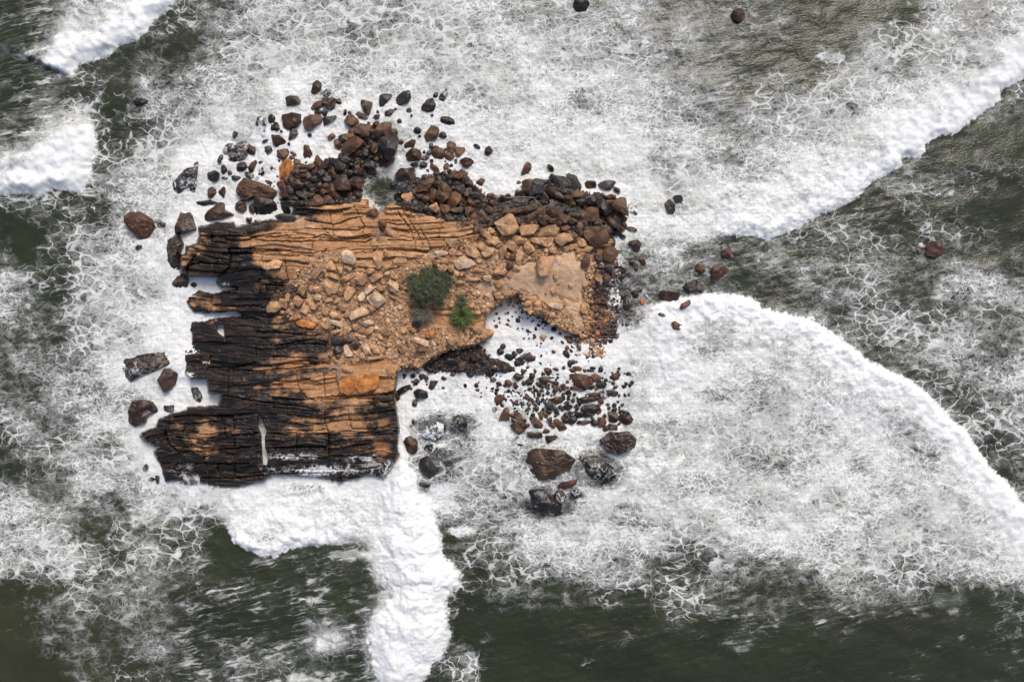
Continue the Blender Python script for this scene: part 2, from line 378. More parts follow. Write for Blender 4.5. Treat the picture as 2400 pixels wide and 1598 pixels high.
PILES = [pts("655,405 700,385 760,372 795,366 800,318 835,292 900,288 930,330 915,375 885,392 855,400 850,440 846,474 700,486 655,470"),
         pts("925,455 940,425 1000,412 1050,402 1085,400 1105,425 1150,462 1205,458 1228,425 1310,425 1375,450 1440,455 1466,490 1468,540 1440,560 1300,560 1000,505 925,480"),
         pts("985,862 1045,822 1130,808 1150,836 1165,868 1130,884 1060,876 1010,872")]
SAND = [pts("1110,690 1120,660 1165,650 1205,622 1262,606 1300,590 1345,590 1372,620 1380,660 1368,720 1372,770 1350,775 1330,735 1285,728 1250,692 1200,680 1150,695 1125,715")]
DARK = """99999999986322111235777777777
99768876421111111123455556778
99868941000001000000123333468
99489971100000000000111111258
99544898422100000000000011368
99867899862000000000000001478
99975698432000000000012321146
99987998554410000000023332246
99999999887762000011256654468
99988997555311013589999999999
99997876322101148999999999999
99999998752213699999999999999
99888999865445799999999999999
99855799755656899999999999999
98855899877776499999999999999
98999999999987599999999999999
98898999999999999999999999999"""
DK = np.array([[int(c) for c in (r + '9' * 29)[:29]] for r in DARK.split()], float) / 9.0

BX = np.arange(296, 1484, 1.3); BY = np.arange(280, 1162, 1.3)
bx, by = np.meshgrid(BX, BY)
jx = bx + fbm(bx / 9, by / 9, 101, 3) * 3.2; jy = by + fbm(bx / 9, by / 9, 103, 3) * 3.2
e_out = signed(jx, jy, OUTLINE) + 12 * sstep(1390, 1430, bx) * fbm(bx / 18, by / 18, 107, 3)
e_hole = np.full(bx.shape, -1e9)
for hp in HOLES: e_hole = np.maximum(e_hole, signed(bx, by, hp))
e_sand = signed(jx, jy, SAND[0]) + 16 * fbm(bx / 26, by / 26, 108, 3)
e_pile = np.maximum(np.maximum(signed(jx, jy, PILES[0]), signed(jx, jy, PILES[1])), signed(jx, jy, PILES[2]))

def plateau(X, Y):
    h = 1.35 + .5 * sstep(700, 620, Y) + .35 * np.exp(-((X - 950) / 260) ** 2 - ((Y - 640) / 130) ** 2)
    h = h - .75 * sstep(640, 470, X) * sstep(620, 660, Y) * sstep(900, 860, Y)
    h = h - .35 * sstep(560, 440, X)
    h = h - .5 * sstep(1050, 1120, Y) - .25 * sstep(930, 1000, Y)
    h = h - 1.15 * sstep(1330, 1450, X) - .4 * sstep(1100, 1330, X) * sstep(620, 760, Y) - .45 * sstep(730, 800, Y) * sstep(1040, 1160, X)
    h = h - .5 * sstep(800, 860, Y) * sstep(930, 980, X)
    return np.maximum(h, .12)
base = plateau(bx, by) * sstep(0, 26, e_out + 16) + .08 * fbm(bx / 40, by / 40, 120, 3)

# strata: beds running across the island, each broken into long blocks by joints
rs = np.random.RandomState(7)
sY = by + fbm(bx / 170, by / 120, 130, 2) * 22 + fbm(bx / 45, by / 25, 133, 2) * 3.0 + (bx - 700) * .012
bounds = [270.0]
while bounds[-1] < 1200:
    y_ = bounds[-1]
    big_ = rs.rand() < .35
    bounds.append(y_ + (rs.uniform(13, 26) if big_ else rs.uniform(4, 9.5)))
bounds = np.array(bounds)
li = np.clip(np.searchsorted(bounds, sY) - 1, 0, len(bounds) - 2)
dl = np.minimum(sY - bounds[li], bounds[li + 1] - sY)
bh = np.zeros(bx.shape); dj = np.full(bx.shape, 99.0); bt = np.zeros(bx.shape)
lay_w = rs.choice([.12, .45, 1.0], len(bounds), p=[.5, .28, .22])
lay_h = rs.uniform(-.13, .13, len(bounds))
for L in range(len(bounds) - 1):
    m = li == L
    if not m.any(): continue
    th = bounds[L + 1] - bounds[L]
    js = [200.0]
    while js[-1] < 1600: js.append(js[-1] + rs.uniform(3, 16) * max(th, 6))
    js = np.array(js); xx = bx[m] + fbm(bx[m] / 12, by[m] / 12, 140 + L % 5, 2) * 3
    ji = np.searchsorted(js, xx) - 1
    dj[m] = np.minimum(xx - js[ji], js[ji + 1] - xx)
    hh = rs.uniform(-.17, .17, len(js)); bh[m] = hh[ji] + lay_h[L]
    tt = rs.uniform(-1, 1, len(js)); bt[m] = tt[ji]
grw = lay_w[li] * (0.5 + sstep(-.3, .5, fbm(bx / 60, by / 10, 150, 2)))
groove = sstep(1.0 + 1.2 * grw, .2, dl) * grw
joint = sstep(1.7, .3, dj) * .7 * sstep(-.2, .3, fbm(bx / 50, by / 30, 153, 2))
CRACKS = """@640,480,5.8075
3 0,440 300,460 550,455 660,410 900,440 1100,460 1230,465 1380,420
3 0,495 350,505 700,485 1000,500 1250,515 1390,440
4 0,615 200,635 480,660 700,650 720,600
4 430,210 620,235 830,270 950,240 1060,190 1210,165
3 430,320 650,330 1000,345 1150,350 1240,310
2 760,70 790,200 810,300 830,430
2.5 0,665 400,690 760,710
1.5 0,700 500,705 750,740
2.5 1100,20 1150,100 1200,220 1250,300 1215,380 1220,520
2 1450,60 1440,150 1280,160
2.5 1550,240 1680,280 1850,270 2050,260 2323,240
2 1730,345 2000,350 2323,320
2.5 1560,480 1900,490 2323,480
3 1550,625 1900,630 2110,640
4 1100,655 1350,650 1400,600
2 1140,740 1350,735
3 1700,100 1870,330 1930,500 1940,640
2 1770,80 1900,280 2000,450 2040,560
2 1860,0 1870,120 1850,200
2 2290,180 2270,330 2240,500
2 2010,330 2100,500 2150,610
3 150,700 180,900 210,1070
3 0,1060 400,1080 530,1000
@900,330,7.84
2 480,1140 490,1350 430,1400
2.5 500,1330 900,1360 1080,1380 1350,1330 1490,1340
2 1080,1390 1060,1568
2 1120,1480 1500,1470 1600,1480
2 20,1460 330,1470
2 260,1330 430,1568
@280,480,5.8075
5 1250,430 1640,430 1900,440 2323,430
3 1260,400 1250,500 1450,520
2.5 1840,470 2000,495 2323,490
5 1480,600 1900,600 2323,630
3 1480,660 1700,660 2323,700
4 960,820 1100,790 1500,820
3 920,980 930,830 1060,640
6 1330,1000 1500,850 1520,700 1480,600
2.5 1050,650 1300,730 1500,750
2 1250,1200 1250,1480
2.5 1240,1190 1600,1200
2.5 1250,1360 1500,1380 1900,1370
3 1560,1480 1900,1560
2 1920,870 1960,1000
2 1940,700 1960,870
2 2260,880 2300,1050
5 1950,1090 2323,1100
@640,680,5.8075
3 0,1070 240,1070 600,1010
3 230,1000 500,1010 750,1000
2 320,1090 340,1300 400,1400 480,1480
3 690,1120 700,1300 710,1470
2 0,1230 350,1250 650,1270
5 0,1480 400,1490 900,1440 1100,1450 1400,1420 1650,1400
2.5 1100,950 1300,960 1500,950
3 0,900 600,930
4 0,560 500,620 700,600
3 0,760 400,720 700,740
@640,880,5.12
4 0,260 300,290 600,290 900,270 1200,280
2 0,380 600,440
5 620,440 620,560 670,700 670,980
3 60,560 400,600 600,590
2 160,650 500,660 650,640
3 0,690 500,700 640,690
3 950,640 1200,640 1400,600
2 900,420 940,640
2.5 280,680 290,900
4 0,860 600,850 1100,830
4 0,960 600,990 1100,950
3 0,1170 700,1170
2 800,1000 810,1250
3 690,960 1100,960 1400,1000
@290,900,5.8075
4 700,450 900,430 1300,430 1750,400
3 600,540 1000,540 1200,500 1450,570
4 720,720 1000,750 1380,710 1800,670
3 700,840 900,860 1200,880 1400,870
2.5 800,650 850,580
2.5 1380,590 1380,700
6 560,640 600,800 750,930
5 750,920 1200,910 1900,830
5 700,1090 900,1080 1700,1080
3 1500,500 1510,850
3 1500,1080 1520,1250
2.5 1280,1120 1300,1240 1450,1290
3 1100,920 1110,1060
4 1020,1270 1400,1280 1900,1240
2.5 920,760 930,880
2.5 1330,450 1360,560
4 1860,580 1880,840
@280,700,5.8075
4 1180,930 1600,930 1850,870
3 1200,900 1250,780
3 1480,960 1480,1290
3 1480,960 1900,980 2323,960
4 1380,1310 1900,1400 2323,1450
3 1850,450 2323,470
2.5 1850,620 1870,800"""
crk = np.zeros(bx.shape); T = None
for ln in CRACKS.split('\n'):
    if ln[0] == '@': T = [float(q) for q in ln[1:].split(',')]; continue
    w_, rest = ln.split(' ', 1); w_ = float(w_) * .62; P = tile_pts(rest, T)
    i0 = max(0, int((P[:, 0].min() - 14 - BX[0]) / 1.3)); i1 = int((P[:, 0].max() + 14 - BX[0]) / 1.3)
    k0 = max(0, int((P[:, 1].min() - 14 - BY[0]) / 1.3)); k1 = int((P[:, 1].max() + 14 - BY[0]) / 1.3)
    sl = (slice(k0, k1), slice(i0, i1))
    d, _ = poly_dist(jx[sl], jy[sl], P, False)
    crk[sl] = np.maximum(crk[sl], sstep(w_ * .5 + 1.1, w_ * .2, d) * (.5 + w_ * .22))
rough = fbm(bx / 6, by / 3.5, 160, 4) * .028 + fbm(bx / 22, by / 9, 165, 3) * .045
terr = 1.0 - sstep(-2, 6, e_sand)
amp = sstep(1480, 1250, bx + (by - 600) * .2) * .6 + .4
hb = base + terr * (amp * bh * 1.0 - .17 * groove - .10 * joint - .28 * crk) + rough
# the loose-rubble slope in the middle and the right are ground, not beds
RUB = [pts("630,700 690,640 740,590 800,590 830,640 930,630 980,600 1080,560 1180,545 1300,570 1400,600 1390,700 1370,790 1290,755 1240,735 1200,700 1140,735 1010,720 1000,760 1140,775 1140,800 1050,822 985,866 935,870 900,835 840,850 775,860 765,800 730,770 700,745 640,735")]
e_rub = signed(jx, jy, RUB[0])
beds = 1 - sstep(-4, 10, e_rub) * (1 - sstep(0, 5, signed(jx, jy, pts("1008,722 1140,738 1138,778 1008,782"))))
hb = np.where(beds < 1, hb * beds + (1 - beds) * (base + .06 * fbm(bx / 10, by / 10, 170, 4)), hb)
hb -= .22 * sstep(-2, 8, e_sand)
cliff = sstep(-3.0, 4.5, e_out)
hb = -.7 + (hb + .7) * cliff
pile_h = -.7 + (.95 + .25 * fbm(bx / 14, by / 14, 172, 3)) * sstep(-2, 8, e_pile)
isl_h = hb.copy()
hb = np.maximum(hb, pile_h)
hb = np.where(e_hole > -3, hb * sstep(0, -3, e_hole) + (-.6) * sstep(-3, 0, e_hole), hb)

# rock colour: tan sandstone, rust, and the black wet and lichen zone
dk = bilin(DK, (bx - 340) / 40, (by - 490) / 40)
dn = dk + .62 * fbm(bx / 42, by / 30, 180, 5, .6) + .14 * fbm(bx / 40, sY / 7.0, 184, 4) + .24 * bt
dn = dn + .5 * sstep(9, 0, e_out) * sstep(.25, .6, dk) + .25 * sstep(6, 0, e_out)
kk = sstep(.38, .68, dn)[..., None]; k2 = sstep(.22, .60, dn)[..., None]
tanc = np.array([.48, .25, .115]); tan2 = np.array([.57, .345, .19]); rust = np.array([.34, .14, .05]); brn = np.array([.15, .078, .045]); blk = np.array([.012, .0105, .010])
v1 = sstep(-.5, .5, fbm(bx / 30, by / 8, 190, 4) + .25 * bt)[..., None]
cl = tanc * (1 - v1) + tan2 * v1
rm = np.zeros(bx.shape)
for (rx, ry, r1, r2, a_) in [(1415, 690, 40, 70, .9), (1405, 770, 40, 30, .8), (880, 1060, 60, 40, .8), (905, 1000, 30, 50, .5), (720, 885, 180, 26, .6), (780, 850, 180, 12, .5), (500, 640, 45, 18, .9), (490, 535, 40, 10, .7), (880, 915, 60, 30, .5), (520, 730, 30, 12, .6), (1380, 640, 14, 50, .6)]:
    rm = np.maximum(rm, a_ * np.exp(-((bx - rx) / r1) ** 2 - ((by - ry) / r2) ** 2))
rm = (rm * (.75 + .5 * fbm(bx / 14, by / 9, 195, 3)))[..., None]
cl = cl * (1 - rm) + rust * rm
cl = cl * (1 - k2 * .62) + brn * k2 * .62
blk_ = blk + np.array([.045, .026, .014]) * sstep(-.15, .4, fbm(bx / 50, sY / 6, 187, 4))[..., None] + np.array([.10, .05, .025]) * sstep(.25, .6, fbm(bx / 35, sY / 5, 189, 3))[..., None]
cl = cl * (1 - kk) + (blk_ * (1 - .35 * rm) + np.array([.05, .025, .012]) * .35 * rm) * kk
rb = sstep(-6, 8, e_rub)[..., None] * (1 - kk)
cl = cl * (1 - rb) + np.array([.46, .265, .145]) * rb * (1 + .25 * fbm(bx / 12, by / 12, 197, 3))[..., None]
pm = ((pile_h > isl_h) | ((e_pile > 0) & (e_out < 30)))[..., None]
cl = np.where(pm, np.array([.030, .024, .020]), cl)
cl = cl * (1 + .16 * fbm(bx / 5, by / 3, 199, 3) + .10 * bt)[..., None]
# washed by foam where the swell breaks over the low ledges
wash = np.zeros(bx.shape)
for (rx, ry, r1, r2, a_) in [(760, 1100, 170, 20, .62), (690, 1070, 110, 12, .5), (860, 1075, 70, 12, .6), (425, 1100, 50, 16, .4), (860, 1095, 60, 22, .5), (1455, 690, 45, 90, .66), (1420, 650, 30, 30, .5), (440, 880, 30, 12, .6), (1215, 722, 40, 16, .5), (530, 668, 22, 14, .5), (900, 1095, 40, 30, .55), (640, 1098, 60, 14, .5), (1410, 620, 60, 20, .45)]:
    wash = np.maximum(wash, a_ * np.exp(-((bx - rx) / r1) ** 2 - ((by - ry) / r2) ** 2))
wash = np.maximum(wash, .45 * sstep(-1, -5, e_out) * (e_pile < 0))
mud = np.clip(np.concatenate([cl, wash[..., None]], -1), 0, 1)

def rock_mat(name, grain, MOT=.5):
    n = N(name); P = n.pos(); a = n.n.new('ShaderNodeAttribute'); a.attribute_name = 'tint'
    tint = a.outputs['Color']; wash_ = a.outputs['Alpha']
    Pg = n.vm('MULTIPLY', P, grain)
    g1 = n.noise(Pg, 3.0, 5, .65); g2 = n.noise(P, 16.0, 4, .7); g3 = n.noise(P, 1.3, 3, .5)
    lum = n.add(n.ss(g1, .3, .7, .66, 1.26), n.ss(g2, .3, .7, -.16, .16))
    col = n.vm('SCALE', tint, scale=lum)
    col = n.mix(n.mul(n.ss(g3, .5, .75), .22), col, n.vm('MULTIPLY', tint, (1.25, .95, .7)))
    mot = n.ss(n.noise(n.vm('ADD', Pg, (7, 7, 7)), 1.1, 5, .7), .50, .62); col = n.mix(n.mul(mot, MOT), col, n.vm('MULTIPLY', tint, (.38, .36, .40)))
    spk = n.ss(n.noise(P, 28, 2, .6), .62, .72); col = n.mix(n.mul(spk, .25), col, n.vm('SCALE', tint, scale=1.9))
    pit = n.ss(n.vor(n.vm('ADD', Pg, (3, 1, 2)), 2.2), .0, .035); col = n.mix(n.mul(n.flip(pit), n.ss(g3, .45, .6, 0, .55)), col, n.vm('SCALE', tint, scale=.3))
    Pw = n.vm('ADD', P, n.vm('SCALE', n.vm('SUBTRACT', n.noise(P, 3.0, 3, .6, True), (.5, .5, .5)), scale=.5))
    fil = n.flip(n.math('ABSOLUTE', n.mul(n.sub(n.noise(Pw, 2.0, 3, .55), .5), 8.0)))
    wf = n.ss(n.add(n.mul(fil, .35), n.add(n.mul(n.noise(Pw, 1.2, 3, .55), .9), wash_)), 1.0, 1.42)
    wf = n.mul(wf, n.ss(wash_, .02, .12))
    col = n.mix(wf, col, (.80, .82, .83)); n.l.new(col, n.b.inputs['Base Color'])
    sep = n.n.new('ShaderNodeSeparateColor'); n.l.new(tint, sep.inputs[0])
    ro = n.ss(sep.outputs[0], .03, .25, .30, .85); n.set(n.b.inputs['Roughness'], n.mx(ro, wf)); n.b.inputs['Specular IOR Level'].default_value = .4
    n.l.new(n.bump(n.add(n.mul(g1, 1.0), n.mul(g2, .4)), .5, .09), n.b.inputs['Normal'])
    return n.m
M_BED = rock_mat('layered sandstone', (.6, 1.5, 1.2), .25); M_ROCK = rock_mat('boulder stone', (1, 1, 1))

wxb, wyb = at(bx, by, hb)
V = np.stack([wxb, wyb, hb], -1).reshape(-1, 3)
ny, nx = bx.shape; idx = np.arange(nx * ny).reshape(ny, nx)
Fq = np.stack([idx[1:, :-1], idx[1:, 1:], idx[:-1, 1:], idx[:-1, :-1]], -1)
keep = np.maximum(np.maximum(hb[1:, :-1], hb[1:, 1:]), np.maximum(hb[:-1, 1:], hb[:-1, :-1])) > -.62
Fq = Fq[keep]; used = np.zeros(nx * ny, bool); used[Fq.ravel()] = True
remap = np.cumsum(used) - 1
bed = mesh_np('rock_outcrop', V[used], remap[Fq], M_BED, {'tint': ('FLOAT_COLOR', mud.reshape(-1, 4)[used])})
tag(bed, 'large layered sandstone outcrop, tan and orange with black wet edges, rising from white surf', 'rock outcrop')

def ground(X, Y):
    i = int(round((X - BX[0]) / 1.3)); k = int(round((Y - BY[0]) / 1.3))
    if 2 <= i < nx - 2 and 2 <= k < ny - 2: return max(float(hb[k, i]), -.25)
    return -.25

# ------------------------------------------------------------------ sand
def sand_mat():
    n = N('pale sand'); P = n.pos()
    g = n.noise(P, 2.0, 4, .6); f = n.noise(P, 22, 3, .7); s = n.ss(n.noise(P, 9, 3, .7), .60, .70)
    c = n.mix(n.ss(g, .35, .65), (.66, .46, .30), (.54, .34, .20)); c = n.mix(n.mul(s, .7), c, (.20, .12, .075)); c = n.mix(n.mul(n.ss(f, .5, .75), .35), c, (.76, .60, .47))
    n.l.new(c, n.b.inputs['Base Color']); n.b.inputs['Roughness'].default_value = .95
    n.l.new(n.bump(n.add(f, g), .5, .05), n.b.inputs['Normal']); return n.m
sz = hb + .22 - .16 + .05 * fbm(bx / 14, by / 14, 210, 4) + .02 * fbm(bx / 3.5, by / 3.5, 215, 2)
sz = np.where(e_sand < 8, base - .1 - .02 * (8 - e_sand), base - .03 + .05 * fbm(bx / 14, by / 14, 210, 4))
sz = base - .05 + .06 * fbm(bx / 14, by / 14, 210, 4) + .015 * fbm(bx / 3.5, by / 3.5, 215, 2) - .20 * sstep(9, -3, e_sand)
ks = (e_sand > -2); kq = ks[1:, :-1] & ks[1:, 1:] & ks[:-1, 1:] & ks[:-1, :-1]
Fs = np.stack([idx[1:, :-1], idx[1:, 1:], idx[:-1, 1:], idx[:-1, :-1]], -1)[kq]
wxs, wys = at(bx, by, sz); Vs = np.stack([wxs, wys, sz], -1).reshape(-1, 3)
used = np.zeros(nx * ny, bool); used[Fs.ravel()] = True; remap = np.cumsum(used) - 1
sand = mesh_np('sand', Vs[used], remap[Fs], sand_mat())
tag(sand, 'pale orange sand and grit lying in the hollow of the rocky island', None, None, 'structure')

